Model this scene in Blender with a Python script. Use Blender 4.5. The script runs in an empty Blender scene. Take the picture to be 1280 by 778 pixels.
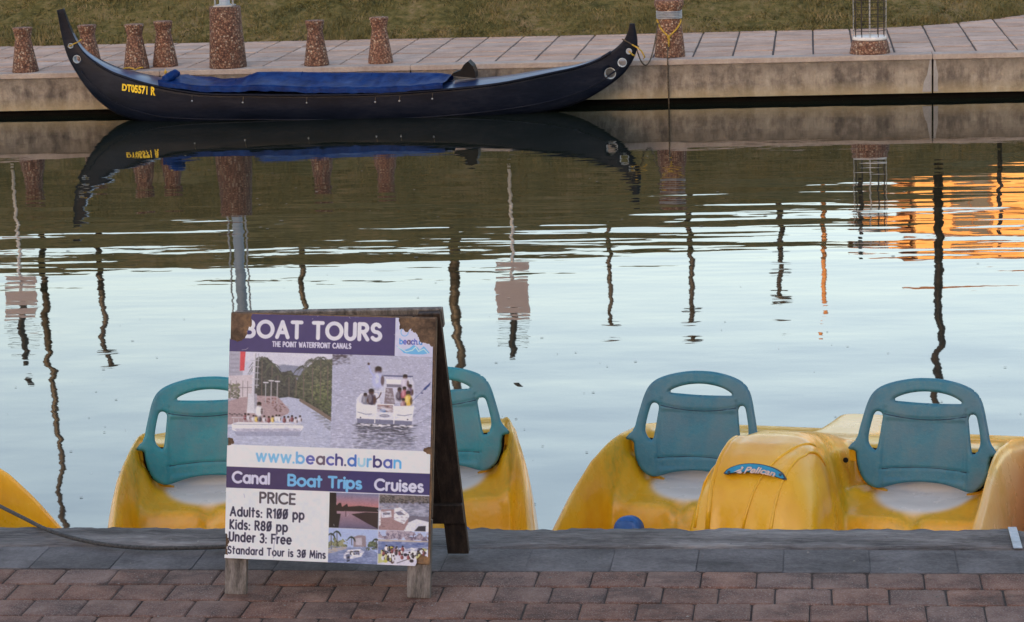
import bpy, math, random
import numpy as np
from mathutils import Vector, Matrix
S = bpy.context.scene; C = S.collection
rnd = random.Random(7); nr = np.random.RandomState(5)
# ------------------------------------------------------------------ camera
FPX = 3000.0
yaw, pitch, roll = math.radians(7.3), math.atan(629/3000), -0.035
fw = np.array([-math.sin(yaw)*math.cos(pitch), math.cos(yaw)*math.cos(pitch), -math.sin(pitch)])
r0 = np.array([math.cos(yaw), math.sin(yaw), 0.0]); u0 = np.cross(r0, fw)
cr = r0*math.cos(roll)+u0*math.sin(roll); cu = -r0*math.sin(roll)+u0*math.cos(roll)
CAM = np.array([0, 0, 2.8])
cd = bpy.data.cameras.new('camera'); cam = bpy.data.objects.new('camera', cd); C.objects.link(cam)
cam.matrix_world = Matrix(((cr[0], cu[0], -fw[0], CAM[0]), (cr[1], cu[1], -fw[1], CAM[1]), (cr[2], cu[2], -fw[2], CAM[2]), (0, 0, 0, 1)))
cd.sensor_width = 36; cd.lens = FPX/1280*36; cd.clip_end = 5000; cd.clip_start = .1
S.camera = cam
def ray(px, py): return fw+cr*(px-640)/FPX-cu*(py-389)/FPX
def az(px, py, z):
    d = ray(px, py); return CAM+d*((z-CAM[2])/d[2])
def ay(px, py, y):
    d = ray(px, py); return CAM+d*((y-CAM[1])/d[1])
# ------------------------------------------------------------------ sky, sun, exposure
SUN_EL, SUN_AZ = math.radians(5.0), math.radians(196)      # low evening sun behind the viewer
w = bpy.data.worlds.new('World'); S.world = w; w.use_nodes = True
nt = w.node_tree; bg = nt.nodes['Background']; sk = nt.nodes.new('ShaderNodeTexSky')
sk.sky_type = 'NISHITA'; sk.sun_disc = False; sk.sun_elevation = SUN_EL; sk.sun_rotation = SUN_AZ
sk.altitude = 0; sk.air_density = 1.0; sk.dust_density = 1.6; sk.ozone_density = 1.0
tn = nt.nodes.new('ShaderNodeMix'); tn.data_type = 'RGBA'; tn.blend_type = 'MULTIPLY'; tn.inputs[0].default_value = 1; tn.inputs[7].default_value = (1.11, .985, 1.03, 1)
nt.links.new(sk.outputs[0], tn.inputs[6]); nt.links.new(tn.outputs[2], bg.inputs[0]); bg.inputs[1].default_value = 0.15
sd = bpy.data.lights.new('sun', 'SUN'); sun = bpy.data.objects.new('sun', sd); C.objects.link(sun)
sdir = Vector((math.sin(SUN_AZ)*math.cos(SUN_EL), math.cos(SUN_AZ)*math.cos(SUN_EL), math.sin(SUN_EL)))
sun.rotation_euler = (-sdir).to_track_quat('-Z', 'Y').to_euler()
sd.energy = 2.5; sd.angle = math.radians(.5); sd.color = (1, .66, .36)
S.view_settings.view_transform = 'Standard'; S.view_settings.look = 'None'
S.view_settings.gamma = 1; S.view_settings.exposure = 2.3

# ------------------------------------------------------------------ material helpers
def newmat(name):
    m = bpy.data.materials.new(name); m.use_nodes = True
    return m, m.node_tree.nodes, m.node_tree.links, m.node_tree.nodes['Principled BSDF']
def rgb(c): return (c[0], c[1], c[2], 1)
def ramp(N, L, src, stops):
    r = N.new('ShaderNodeValToRGB'); e = r.color_ramp.elements
    while len(e) < len(stops): e.new(.5)
    for el, (p, c) in zip(e, stops): el.position = p; el.color = rgb(c)
    L.new(src, r.inputs[0]); return r.outputs[0]
def coords(N, L, kind='Object', scale=(1, 1, 1)):
    t = N.new('ShaderNodeTexCoord'); mp = N.new('ShaderNodeMapping'); mp.inputs['Scale'].default_value = scale
    if kind == 'World':
        g = N.new('ShaderNodeNewGeometry'); L.new(g.outputs['Position'], mp.inputs[0])
    else: L.new(t.outputs[kind], mp.inputs[0])
    return mp.outputs[0]
def noise(N, L, vec, scale, detail=6, rough=.6):
    n = N.new('ShaderNodeTexNoise'); n.inputs['Scale'].default_value = scale
    n.inputs['Detail'].default_value = detail; n.inputs['Roughness'].default_value = rough
    L.new(vec, n.inputs['Vector']); return n.outputs['Fac']
def mix(N, L, fac, a, b, mode='MIX'):
    m = N.new('ShaderNodeMix'); m.data_type = 'RGBA'; m.blend_type = mode
    if isinstance(fac, float): m.inputs[0].default_value = fac
    else: L.new(fac, m.inputs[0])
    for i, v in ((6, a), (7, b)):
        if isinstance(v, tuple): m.inputs[i].default_value = rgb(v)
        else: L.new(v, m.inputs[i])
    return m.outputs[2]
def math_(N, L, op, a, b=0.0):
    m = N.new('ShaderNodeMath'); m.operation = op
    for i, v in ((0, a), (1, b)):
        if isinstance(v, (int, float)): m.inputs[i].default_value = v
        else: L.new(v, m.inputs[i])
    return m.outputs[0]
def bump(N, L, B, h, dist, strength=1.0):
    b = N.new('ShaderNodeBump'); b.inputs['Distance'].default_value = dist; b.inputs['Strength'].default_value = strength
    L.new(h, b.inputs['Height']); L.new(b.outputs[0], B.inputs['Normal'])
def pm(name, stops, scale=8, stretch=(1, 1, 1), rough=.7, bmp=.002, fine=60, kind='Object', var=0.0, metal=0, spec=.5, speck=None, coat=0, grunge=0):
    """two scales of noise driving a colour ramp, optional per-object variation and speckle"""
    m, N, L, B = newmat(name); v = coords(N, L, kind, stretch)
    if var:
        oi = N.new('ShaderNodeObjectInfo'); vm = N.new('ShaderNodeVectorMath'); vm.operation = 'ADD'
        sc = N.new('ShaderNodeVectorMath'); sc.operation = 'SCALE'; sc.inputs['Scale'].default_value = 37.0
        cb = N.new('ShaderNodeCombineXYZ')
        for i in range(3): L.new(oi.outputs['Random'], cb.inputs[i])
        L.new(cb.outputs[0], sc.inputs[0]); L.new(v, vm.inputs[0]); L.new(sc.outputs[0], vm.inputs[1]); v = vm.outputs[0]
    n1 = noise(N, L, v, scale); n2 = noise(N, L, v, fine, 4, .7)
    f = math_(N, L, 'ADD', math_(N, L, 'MULTIPLY', n1, .65), math_(N, L, 'MULTIPLY', n2, .35))
    k = len(stops)
    col = ramp(N, L, f, [(.36+.28*i/(k-1), s) for i, s in enumerate(stops)])
    if speck:
        col = mix(N, L, ramp(N, L, noise(N, L, v, speck[1], 2, .5), [(speck[2], (0, 0, 0)), (speck[2]+.05, (1, 1, 1))]), col, speck[0])
    if var:
        hv = N.new('ShaderNodeHueSaturation')
        L.new(math_(N, L, 'ADD', math_(N, L, 'MULTIPLY', oi.outputs['Random'], var), 1-var/2), hv.inputs['Value'])
        wn = N.new('ShaderNodeTexWhiteNoise'); wn.noise_dimensions = '1D'; L.new(oi.outputs['Random'], wn.inputs['W'])
        L.new(math_(N, L, 'ADD', math_(N, L, 'MULTIPLY', wn.outputs['Value'], var), 1-var/2), hv.inputs['Saturation'])
        L.new(col, hv.inputs['Color']); col = hv.outputs[0]
    if grunge:
        gv_ = noise(N, L, coords(N, L, 'World', (1, 1.6, 1)), grunge, 7, .7)
        col = mix(N, L, 1.0, col, ramp(N, L, gv_, [(.36, (.50, .48, .47)), (.46, (.90, .89, .88)), (.60, (1.0, 1.0, 1.0)), (.70, (1.0, .97, .93))]), 'MULTIPLY')
    L.new(col, B.inputs['Base Color']); B.inputs['Roughness'].default_value = rough
    B.inputs['Metallic'].default_value = metal; B.inputs['Specular IOR Level'].default_value = spec
    B.inputs['Coat Weight'].default_value = coat; B.inputs['Coat Roughness'].default_value = .12
    if bmp: bump(N, L, B, f, bmp*6)
    return m

# ------------------------------------------------------------------ object helpers
def link(o, parent=None):
    C.objects.link(o)
    if parent: o.parent = parent
    return o
def obj(name, verts, faces, mat, parent=None, smooth=False, loc=None, rot=None):
    me = bpy.data.meshes.new(name)
    verts = np.asarray(verts, float); me.from_pydata(verts.tolist() if len(verts) < 5000 else [tuple(v) for v in verts.tolist()], [], faces if isinstance(faces, list) else faces.tolist())
    if smooth: me.polygons.foreach_set('use_smooth', [True]*len(me.polygons))
    me.materials.append(mat); me.update()
    o = bpy.data.objects.new(name, me); link(o, parent)
    if loc is not None: o.location = loc
    if rot is not None: o.rotation_euler = rot
    return o
def mobj(name, me, parent=None, loc=None, rot=None, scale=None):
    o = bpy.data.objects.new(name, me); link(o, parent)
    if loc is not None: o.location = loc
    if rot is not None: o.rotation_euler = rot
    if scale is not None: o.scale = scale
    return o
def tag(o, label=None, cat=None, group=None, kind=None):
    if label: o['label'] = label
    if cat: o['category'] = cat
    if group: o['group'] = group
    if kind: o['kind'] = kind
    return o
def empty(name, loc, rz=0):
    o = bpy.data.objects.new(name, None); o.empty_display_size = .1; C.objects.link(o); o.location = loc; o.rotation_euler = (0, 0, rz); return o
class MB:
    def __init__(s): s.v = []; s.f = []
    def add(s, v, f):
        n = len(s.v); s.v += [tuple(map(float, p)) for p in v]; s.f += [tuple(n+i for i in q) for q in f]; return s
    def box(s, x0, x1, y0, y1, z0, z1, M=None):
        v = [(x, y, z) for z in (z0, z1) for y in (y0, y1) for x in (x0, x1)]
        if M is not None: v = [tuple(M @ Vector(p)) for p in v]
        return s.add(v, [(0, 2, 3, 1), (4, 5, 7, 6), (0, 1, 5, 4), (2, 6, 7, 3), (0, 4, 6, 2), (1, 3, 7, 5)])
    def cbox(s, x0, x1, y0, y1, z0, z1, c=.004, M=None):      # box with chamfered top and front edges
        v = []
        for z, i in ((z0, 0), (z0+c, -1), (z1-c, -1), (z1, 0)):
            k = c if i == 0 else 0
            v += [(x0+k, y0+k, z), (x1-k, y0+k, z), (x1-k, y1-k, z), (x0+k, y1-k, z)]
        if M is not None: v = [tuple(M @ Vector(p)) for p in v]
        f = [(3, 2, 1, 0), (12, 13, 14, 15)]
        for k in range(3):
            for j in range(4): f.append((k*4+j, k*4+(j+1) % 4, k*4+4+(j+1) % 4, k*4+4+j))
        return s.add(v, f)
    def tube(s, pts, r, n=8, caps=True):
        pts = [Vector(p) for p in pts]; rr = r if isinstance(r, (list, tuple)) else [r]*len(pts)
        v = []; f = []; up = Vector((.13, .21, .97)).normalized()
        for i, p in enumerate(pts):
            d = (pts[min(i+1, len(pts)-1)]-pts[max(i-1, 0)]).normalized()
            a = d.cross(up)
            if a.length < .05: a = d.cross(Vector((1, 0, 0)))
            a.normalize(); b = d.cross(a).normalized()
            v += [tuple(p+(a*math.cos(t)+b*math.sin(t))*rr[i]) for t in [2*math.pi*k/n for k in range(n)]]
        for i in range(len(pts)-1):
            for k in range(n): f.append((i*n+k, i*n+(k+1) % n, (i+1)*n+(k+1) % n, (i+1)*n+k))
        if caps: f.append(tuple(range(n))[::-1]); f.append(tuple((len(pts)-1)*n+k for k in range(n)))
        return s.add(v, f)
    def lathe(s, prof, n=24, c=(0, 0, 0), wob=0, M=None):
        v = []; f = []
        for (r, z) in prof:
            for k in range(n):
                t = 2*math.pi*k/n; q = r*(1+wob*rnd.uniform(-1, 1)); p = Vector((q*math.cos(t), q*math.sin(t), z))
                if M is not None: p = M @ p
                v.append((c[0]+p.x, c[1]+p.y, c[2]+p.z))
        for i in range(len(prof)-1):
            for k in range(n): f.append((i*n+k, i*n+(k+1) % n, (i+1)*n+(k+1) % n, (i+1)*n+k))
        f.append(tuple(range(n))[::-1]); f.append(tuple((len(prof)-1)*n+k for k in range(n)))
        return s.add(v, f)
    def build(s, name, mat, parent=None, smooth=False, **k): return obj(name, s.v, s.f, mat, parent, smooth, **k)
def gridfaces(nu, nv, mask=None):
    i = np.arange(nu-1)[:, None]*nv+np.arange(nv-1)[None, :]
    q = np.stack([i, i+nv, i+nv+1, i+1], -1)
    return q[mask] if mask is not None else q.reshape(-1, 4)
def fastmesh(name, v, q, mat, smooth=True, col=None):
    v = np.asarray(v, np.float32); q = np.asarray(q, np.int32)
    used = np.unique(q); remap = np.full(len(v), -1, np.int32); remap[used] = np.arange(len(used)); v = v[used]; q = remap[q]
    me = bpy.data.meshes.new(name); k = q.shape[1]
    me.vertices.add(len(v)); me.vertices.foreach_set('co', v.ravel())
    me.loops.add(q.size); me.loops.foreach_set('vertex_index', q.ravel())
    me.polygons.add(len(q)); me.polygons.foreach_set('loop_start', np.arange(0, q.size, k, dtype=np.int32))
    if smooth: me.polygons.foreach_set('use_smooth', np.ones(len(q), bool))
    me.update(calc_edges=True)
    if col is not None:
        a = me.color_attributes.new('print', 'FLOAT_COLOR', 'POINT')
        c = np.ones((len(used), 4), np.float32); c[:, :3] = np.asarray(col, np.float32)[used]
        a.data.foreach_set('color', c.ravel())
    me.materials.append(mat); me.validate(); return me
def sm(a, b, x):
    t = np.clip((x-a)/(b-a), 0, 1); return t*t*(3-2*t)
def vnoise(shape, cells, seed=0):
    r = np.random.RandomState(seed); g = r.rand(cells[0]+2, cells[1]+2)
    a = np.linspace(0, cells[0], shape[0]); b = np.linspace(0, cells[1], shape[1])
    i = a.astype(int); j = b.astype(int); fa = (a-i)[:, None]; fb = (b-j)[None, :]; fa = fa*fa*(3-2*fa); fb = fb*fb*(3-2*fb)
    return (g[i][:, j]*(1-fa)*(1-fb)+g[i+1][:, j]*fa*(1-fb)+g[i][:, j+1]*(1-fa)*fb+g[i+1][:, j+1]*fa*fb)

# ------------------------------------------------------------------ materials
M = {}
M['paver'] = pm('paver_brick', [(.080, .038, .027), (.180, .092, .066), (.265, .155, .115)], 7, rough=.85, bmp=.0012, fine=95, grunge=2.6, var=.26, speck=((.27, .21, .18), 190, .60))
M['slab'] = pm('grey_slab', [(.050, .043, .043), (.105, .092, .092), (.17, .15, .15)], 4, rough=.85, bmp=.0016, fine=60, grunge=2.2, var=.16)
M['joint'] = pm('sandy_joint', [(.020, .014, .011), (.055, .036, .028)], 20, rough=.95, bmp=.002)
M['coping'] = pm('coping_concrete', [(.03, .026, .026), (.11, .096, .092), (.20, .178, .168), (.33, .30, .28)], 3.6, (.4, 2.2, 1), rough=.88, bmp=.006, fine=34, grunge=2.4)
M['tile'] = pm('far_paving', [(.32, .225, .175), (.43, .31, .245), (.52, .385, .31)], 3, rough=.85, bmp=.001, fine=30, var=.22)
M['tile_base'] = pm('far_paving_joint', [(.05, .04, .035), (.085, .065, .06)], 6, rough=.9, bmp=.001)
M['asphaltless'] = pm('promenade_ground', [(.08, .065, .06), (.13, .10, .09)], 2, rough=.9, bmp=.002)
M['black'] = pm('black_paint', [(.003, .003, .004), (.008, .008, .010)], 5, spec=.15, rough=.5, bmp=.0006, fine=40)
M['rope'] = pm('grey_rope', [(.03, .03, .032), (.11, .105, .10)], 90, rough=.9, bmp=.002, fine=300)
M['yrope'] = pm('yellow_rope', [(.30, .19, .02), (.62, .42, .06)], 60, rough=.8, bmp=.001, fine=200)
M['frope'] = pm('faded_rope', [(.05, .04, .028), (.14, .11, .075)], 60, rough=.9, bmp=.001)
M['galv'] = pm('galvanised_steel', [(.25, .27, .29), (.45, .47, .5)], 14, rough=.5, bmp=.0005, metal=.6)
M['lamp_grey'] = pm('grey_blue_post_paint', [(.22, .28, .34), (.34, .41, .48)], 4, rough=.5, bmp=.0004)
M['white_post'] = pm('white_post_paint', [(.55, .56, .58), (.75, .75, .76)], 4, rough=.5, bmp=.0003)
M['dark_post'] = pm('dark_post_paint', [(.012, .010, .009), (.03, .024, .02)], 4, rough=.6, bmp=.0004)
M['sunlit_orange_post'] = pm('sunlit_orange_post', [(.25, .10, .03), (.42, .2, .06)], 6, rough=.7, bmp=.001)  # orange of low sun on a post, put into its base colour
M['pink_board'] = pm('faded_pink_board', [(.40, .37, .40), (.50, .46, .50)], 3, rough=.6, bmp=0)
M['wood_dark'] = pm('dark_stained_wood', [(.010, .006, .004), (.035, .020, .013), (.07, .043, .028)], 6, (9, 9, .8), rough=.65, bmp=.001, fine=30)
M['wood_grey'] = pm('weathered_grey_wood', [(.05, .042, .036), (.17, .145, .125), (.30, .26, .23)], 5, (8, 8, .7), rough=.85, bmp=.0012, fine=26)
M['wood_brown'] = pm('torn_brown_board', [(.035, .022, .015), (.12, .075, .045), (.25, .15, .08)], 7, (3, 3, 1.2), rough=.85, bmp=.001, fine=50)
M['board'] = pm('sign_backing_board', [(.05, .03, .018), (.16, .10, .06), (.36, .20, .09)], 9, rough=.85, bmp=.001)
M['teal'] = None

def mat_aggregate():
    m, N, L, B = newmat('exposed_aggregate'); v = coords(N, L)
    vo = N.new('ShaderNodeTexVoronoi'); vo.inputs['Scale'].default_value = 46; L.new(v, vo.inputs['Vector'])
    sp = N.new('ShaderNodeSeparateColor'); L.new(vo.outputs['Color'], sp.inputs[0])
    pebble = ramp(N, L, sp.outputs[0], [(0, (.16, .07, .042)), (.35, (.26, .125, .075)), (.68, (.35, .195, .125)), (.87, (.43, .29, .19)), (.965, (.55, .46, .36))])
    gap = ramp(N, L, vo.outputs['Distance'], [(.32, (1, 1, 1)), (.62, (.35, .3, .28))])
    col = mix(N, L, 1.0, pebble, gap, 'MULTIPLY')
    oi = N.new('ShaderNodeObjectInfo'); hv = N.new('ShaderNodeHueSaturation'); L.new(math_(N, L, 'ADD', math_(N, L, 'MULTIPLY', oi.outputs['Random'], .34), .84), hv.inputs['Value'])
    L.new(mix(N, L, ramp(N, L, noise(N, L, v, 5), [(.35, (0, 0, 0)), (.7, (.5, .5, .5))]), col, (.11, .06, .045)), hv.inputs['Color']); L.new(hv.outputs[0], B.inputs['Base Color'])
    B.inputs['Roughness'].default_value = .75
    bump(N, L, B, math_(N, L, 'SUBTRACT', 1.0, vo.outputs['Distance']), .012)
    return m
M['agg'] = mat_aggregate()

def mat_grass(name):
    m, N, L, B = newmat(name); v = coords(N, L, 'World')
    a = noise(N, L, v, .9, 5); b = noise(N, L, v, 9, 6, .7)
    f = math_(N, L, 'ADD', math_(N, L, 'MULTIPLY', a, .5), math_(N, L, 'MULTIPLY', b, .5))
    L.new(ramp(N, L, f, [(.38, (.045, .045, .012)), (.46, (.10, .09, .025)), (.53, (.17, .14, .05)), (.62, (.26, .19, .10))]), B.inputs['Base Color'])
    B.inputs['Roughness'].default_value = .95; B.inputs['Specular IOR Level'].default_value = .15
    bump(N, L, B, b, .05); return m
M['grass'] = mat_grass('dry_grass')

def mat_wall():
    m, N, L, B = newmat('stained_concrete'); v = coords(N, L, 'World', (1, 1, 1)); vs = coords(N, L, 'World', (2.2, 1, .55))
    a = noise(N, L, vs, 1.7, 8, .72); b = noise(N, L, v, 9, 6, .7)
    g = N.new('ShaderNodeNewGeometry'); s = N.new('ShaderNodeSeparateXYZ'); L.new(g.outputs['Position'], s.inputs[0])
    base = ramp(N, L, math_(N, L, 'ADD', math_(N, L, 'MULTIPLY', a, .68), math_(N, L, 'MULTIPLY', b, .32)),
                [(.37, (.07, .058, .048)), (.46, (.17, .142, .115)), (.54, (.30, .26, .205)), (.66, (.44, .395, .32))])
    hi = N.new('ShaderNodeMapRange'); hi.inputs[1].default_value = -.50; hi.inputs[2].default_value = -.26; hi.inputs[3].default_value = 1; hi.inputs[4].default_value = 0
    L.new(math_(N, L, 'ADD', s.outputs['Z'], math_(N, L, 'MULTIPLY', a, .16)), hi.inputs[0])
    alg = mix(N, L, math_(N, L, 'MULTIPLY', hi.outputs[0], .9), base, (.44, .36, .20))
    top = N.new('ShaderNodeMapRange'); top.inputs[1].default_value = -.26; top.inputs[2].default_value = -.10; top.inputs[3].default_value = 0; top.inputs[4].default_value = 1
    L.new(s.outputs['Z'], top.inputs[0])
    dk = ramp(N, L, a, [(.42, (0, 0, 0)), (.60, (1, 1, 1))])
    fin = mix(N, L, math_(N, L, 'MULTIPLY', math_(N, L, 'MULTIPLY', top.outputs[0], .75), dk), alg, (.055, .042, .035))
    L.new(fin, B.inputs['Base Color']); B.inputs['Roughness'].default_value = .85; bump(N, L, B, b, .02); return m
M['wall'] = mat_wall()
M['wet_wall'] = pm('wet_dark_concrete', [(.002, .002, .002), (.006, .005, .004)], 3, spec=.08, rough=.8, bmp=.001)
M['cap'] = pm('coping_lip', [(.28, .23, .20), (.44, .38, .33)], 2.5, (1, 1, 1), rough=.85, bmp=.001, fine=20)
M['patch'] = pm('pale_repair_mortar', [(.24, .235, .23), (.36, .35, .34)], 5, rough=.8, bmp=.001)

def mat_water():
    m, N, L, B = newmat('canal_water'); v = coords(N, L, 'World')
    g = N.new('ShaderNodeNewGeometry'); s = N.new('ShaderNodeSeparateXYZ'); L.new(g.outputs['Position'], s.inputs[0])
    def mr(a0, a1, b0, b1):
        q = N.new('ShaderNodeMapRange'); q.interpolation_type = 'SMOOTHSTEP'; L.new(s.outputs['Y'], q.inputs[0])
        for i, v_ in enumerate((a0, a1, b0, b1)): q.inputs[i+1].default_value = v_
        return q.outputs[0]
    near = mr(13, 17.5, 1, .25); mid = math_(N, L, 'MULTIPLY', mr(12.5, 16, .12, 1), mr(20, 24.5, 1, .10))
    h1 = math_(N, L, 'MULTIPLY', noise(N, L, coords(N, L, 'World', (.8, 1, 1)), 1.25, 1.5, .4), math_(N, L, 'MULTIPLY', near, .013))
    patch = ramp(N, L, noise(N, L, coords(N, L, 'World', (.10, .35, 1)), 1.0, 2, .5), [(.38, (.25, .25, .25)), (.60, (1, 1, 1))])
    h2 = math_(N, L, 'MULTIPLY', noise(N, L, coords(N, L, 'World', (.22, 1, 1)), 2.3, 2, .45), math_(N, L, 'MULTIPLY', math_(N, L, 'MULTIPLY', mid, patch), .013))
    h2 = math_(N, L, 'ADD', h2, math_(N, L, 'MULTIPLY', noise(N, L, coords(N, L, 'World', (.6, 1, 1)), 6, 2, .5), .0006))
    h3 = noise(N, L, coords(N, L, 'World', (.18, .55, 1)), .55, 1, .4)
    h = math_(N, L, 'ADD', h1, h2)
    h = math_(N, L, 'ADD', h, math_(N, L, 'MULTIPLY', h3, .004))
    B.inputs['Base Color'].default_value = (.010, .014, .009, 1); B.inputs['Roughness'].default_value = .02
    B.inputs['IOR'].default_value = 1.9
    bump(N, L, B, h, 1.0); return m
M['water'] = mat_water()

def mat_yellow():
    m, N, L, B = newmat('sunbleached_yellow_plastic'); v = coords(N, L)
    at = N.new('ShaderNodeAttribute'); at.attribute_name = 'print'; sp = N.new('ShaderNodeSeparateColor'); L.new(at.outputs['Color'], sp.inputs[0])
    n = noise(N, L, v, 3.5, 5); nf = noise(N, L, v, 26, 6, .7)
    base = ramp(N, L, n, [(.35, (.76, .36, .008)), (.5, (.82, .43, .014)), (.68, (.84, .49, .035))])
    wear = math_(N, L, 'MULTIPLY', sp.outputs[0], ramp(N, L, n, [(.35, (.62, .62, .62)), (.62, (1, 1, 1))]))
    c = mix(N, L, wear, base, (.80, .53, .29))
    c = mix(N, L, math_(N, L, 'MULTIPLY', sp.outputs[2], ramp(N, L, nf, [(.40, (.15, .15, .15)), (.6, (.65, .65, .65))])), c, (.42, .32, .02))
    scr = coords(N, L, 'Object', (1, 1, .25)); sn = noise(N, L, scr, 22, 5, .6)
    c = mix(N, L, ramp(N, L, sn, [(.60, (0, 0, 0)), (.72, (.07, .07, .07))]), c, (.22, .13, .06))
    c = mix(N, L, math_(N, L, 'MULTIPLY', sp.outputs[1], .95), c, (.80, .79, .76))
    L.new(c, B.inputs['Base Color']); B.inputs['Roughness'].default_value = .38
    L.new(ramp(N, L, n, [(.35, (.20, .20, .20)), (.65, (.32, .32, .32))]), B.inputs['Roughness'])
    B.inputs['Subsurface Weight'].default_value = .0
    bump(N, L, B, noise(N, L, v, 9, 3), .004); return m
M['yellow'] = mat_yellow()
def mat_teal(name='faded_teal_plastic', c3=((.014, .13, .20), (.028, .175, .25), (.07, .19, .24))):
    m, N, L, B = newmat(name); v = coords(N, L)
    n = noise(N, L, v, 5, 6, .65); nf = noise(N, L, v, 60, 5, .7)
    oi = N.new('ShaderNodeObjectInfo')
    c = ramp(N, L, n, [(.32, c3[0]), (.5, c3[1]), (.66, c3[2])])
    c = mix(N, L, ramp(N, L, nf, [(.5, (0, 0, 0)), (.72, (.4, .4, .4))]), c, (.12, .20, .22))
    c = mix(N, L, ramp(N, L, noise(N, L, v, 3.2, 3), [(.45, (0, 0, 0)), (.65, (.60, .60, .60))]), c, (.12, .16, .195))
    L.new(c, B.inputs['Base Color']); B.inputs['Roughness'].default_value = .5; bump(N, L, B, nf, .002); return m
M['teal'] = mat_teal(); M['teal2'] = mat_teal('green_teal_plastic', ((.010, .17, .22), (.020, .235, .29), (.06, .25, .28)))
M['teal_badge'] = pm('badge_teal', [(.01, .22, .40), (.02, .30, .50)], 20, rough=.35, bmp=0)
M['badge_rim'] = pm('badge_dark_edge', [(.01, .03, .06), (.02, .05, .09)], 20, rough=.4, bmp=0)
M['badge_text'] = pm('badge_lettering', [(.62, .42, .33), (.8, .6, .5)], 30, rough=.4, bmp=0)
M['blue_pl'] = pm('blue_plastic', [(.01, .07, .26), (.02, .12, .38)], 12, rough=.4, bmp=.0005)
M['white_pl'] = pm('white_seat_plastic', [(.55, .55, .55), (.78, .78, .77)], 6, rough=.25, bmp=.0005)
M['hull'] = pm('gondola_black_paint', [(.002, .004, .010), (.005, .008, .018), (.014, .017, .028)], 2.5, (.5, 1, 2), rough=.36, bmp=.0008, fine=22, spec=.13)
M['deck'] = pm('gondola_blue_deck', [(.012, .028, .085), (.022, .05, .14)], 4, rough=.3, bmp=.0003, coat=.15)
M['tarp'] = pm('blue_tarpaulin', [(.001, .010, .062), (.003, .022, .12), (.007, .042, .18)], 5, spec=.10, rough=.5, bmp=.002, fine=16)
M['letter_y'] = pm('yellow_lettering', [(.75, .50, .01), (.85, .62, .03)], 10, rough=.5, bmp=0)
M['pale_ring'] = pm('pale_lit_hole_edge', [(.35, .42, .48), (.55, .6, .63)], 10, rough=.5, bmp=0)  # paleness of the lit inner hole edges, put into added rings
M['orange_wall'] = pm('orange_plaster', [(.38, .20, .07), (.50, .28, .10), (.58, .36, .15)], .6, rough=.85, bmp=.003, fine=4)
M['roof'] = pm('brown_roof', [(.10, .05, .03), (.16, .08, .05)], 2, rough=.85, bmp=.003)
M['window'] = pm('dark_window_glass', [(.02, .022, .025), (.04, .042, .05)], 3, rough=.1, bmp=0)
M['beige_wall'] = pm('beige_render', [(.30, .27, .23), (.42, .38, .32)], .5, rough=.85, bmp=.003, fine=5)
M['leaf'] = pm('palm_leaf', [(.02, .035, .012), (.05, .07, .02)], 4, rough=.7, bmp=0)
M['blade'] = pm('grass_blade', [(.055, .058, .016), (.14, .125, .045), (.26, .20, .10)], 2.2, rough=.9, bmp=0, fine=8)
M['debris'] = pm('floating_bits', [(.03, .025, .02), (.35, .33, .3)], 3, rough=.8, bmp=0)

# ------------------------------------------------------------------ the setting
WZ, EDGE, FAR, FZ = -.55, 9.08, 27.12, -.05
X0, X1 = -90., 90.
tag(obj('canal_water', *(lambda xs, ys: ([(x, y, WZ) for x in xs for y in ys], gridfaces(len(xs), len(ys))))(np.linspace(X0, X1, 61), np.linspace(EDGE-.3, FAR+.3, 25)), M['water']), kind='structure')
tag(MB().box(X0, X1, EDGE-.5, FAR+.5, -2.4, -2.2).build('canal_bed', M['wet_wall']), kind='structure')
# near quay: body, coping, slabs, bricks
nq = empty('near_quay', (0, 0, 0)); tag(nq, kind='structure')
MB().box(X0, X1, -120, EDGE-.06, -2.2, -.0055).build('quay_body', M['joint'], nq)
MB().box(X0, X1, -120, 5.2, -.0054, -.002).build('promenade_surface', M['asphaltless'], nq)
def coping_mesh():
    nx, ny = 700, 9; xs = np.linspace(-5.5, 3.5, nx); prof = [(EDGE-.268, -.012), (EDGE-.262, 0), (EDGE-.2, .001), (EDGE-.13, .001), (EDGE-.06, .001), (EDGE-.012, -.001), (EDGE, -.012), (EDGE+.002, -.2), (EDGE-.01, -1.2)]
    n1 = vnoise((nx, ny), (140, 8), 3)-.5; n2 = vnoise((nx, ny), (400, 8), 4)-.5
    v = np.zeros((nx, ny, 3))
    for j, (y, z) in enumerate(prof):
        v[:, j, 0] = xs; v[:, j, 1] = y+(n1[:, j]*.014+n2[:, j]*.006)*(1 if j in (1, 2, 5, 6, 7) else .3); v[:, j, 2] = z+(n1[:, j]*.006+n2[:, j]*.003)*(1 if 1 <= j <= 6 else 0)
    return v.reshape(-1, 3), gridfaces(nx, ny)[:, ::-1]
cv, cf = coping_mesh(); mobj('coping', fastmesh('coping', cv, cf, M['coping']), nq)
for a, b in ((X0, -5.5), (3.5, X1)): MB().box(a, b, EDGE-.266, EDGE, -1.2, 0).build('coping', M['coping'], nq)
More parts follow.
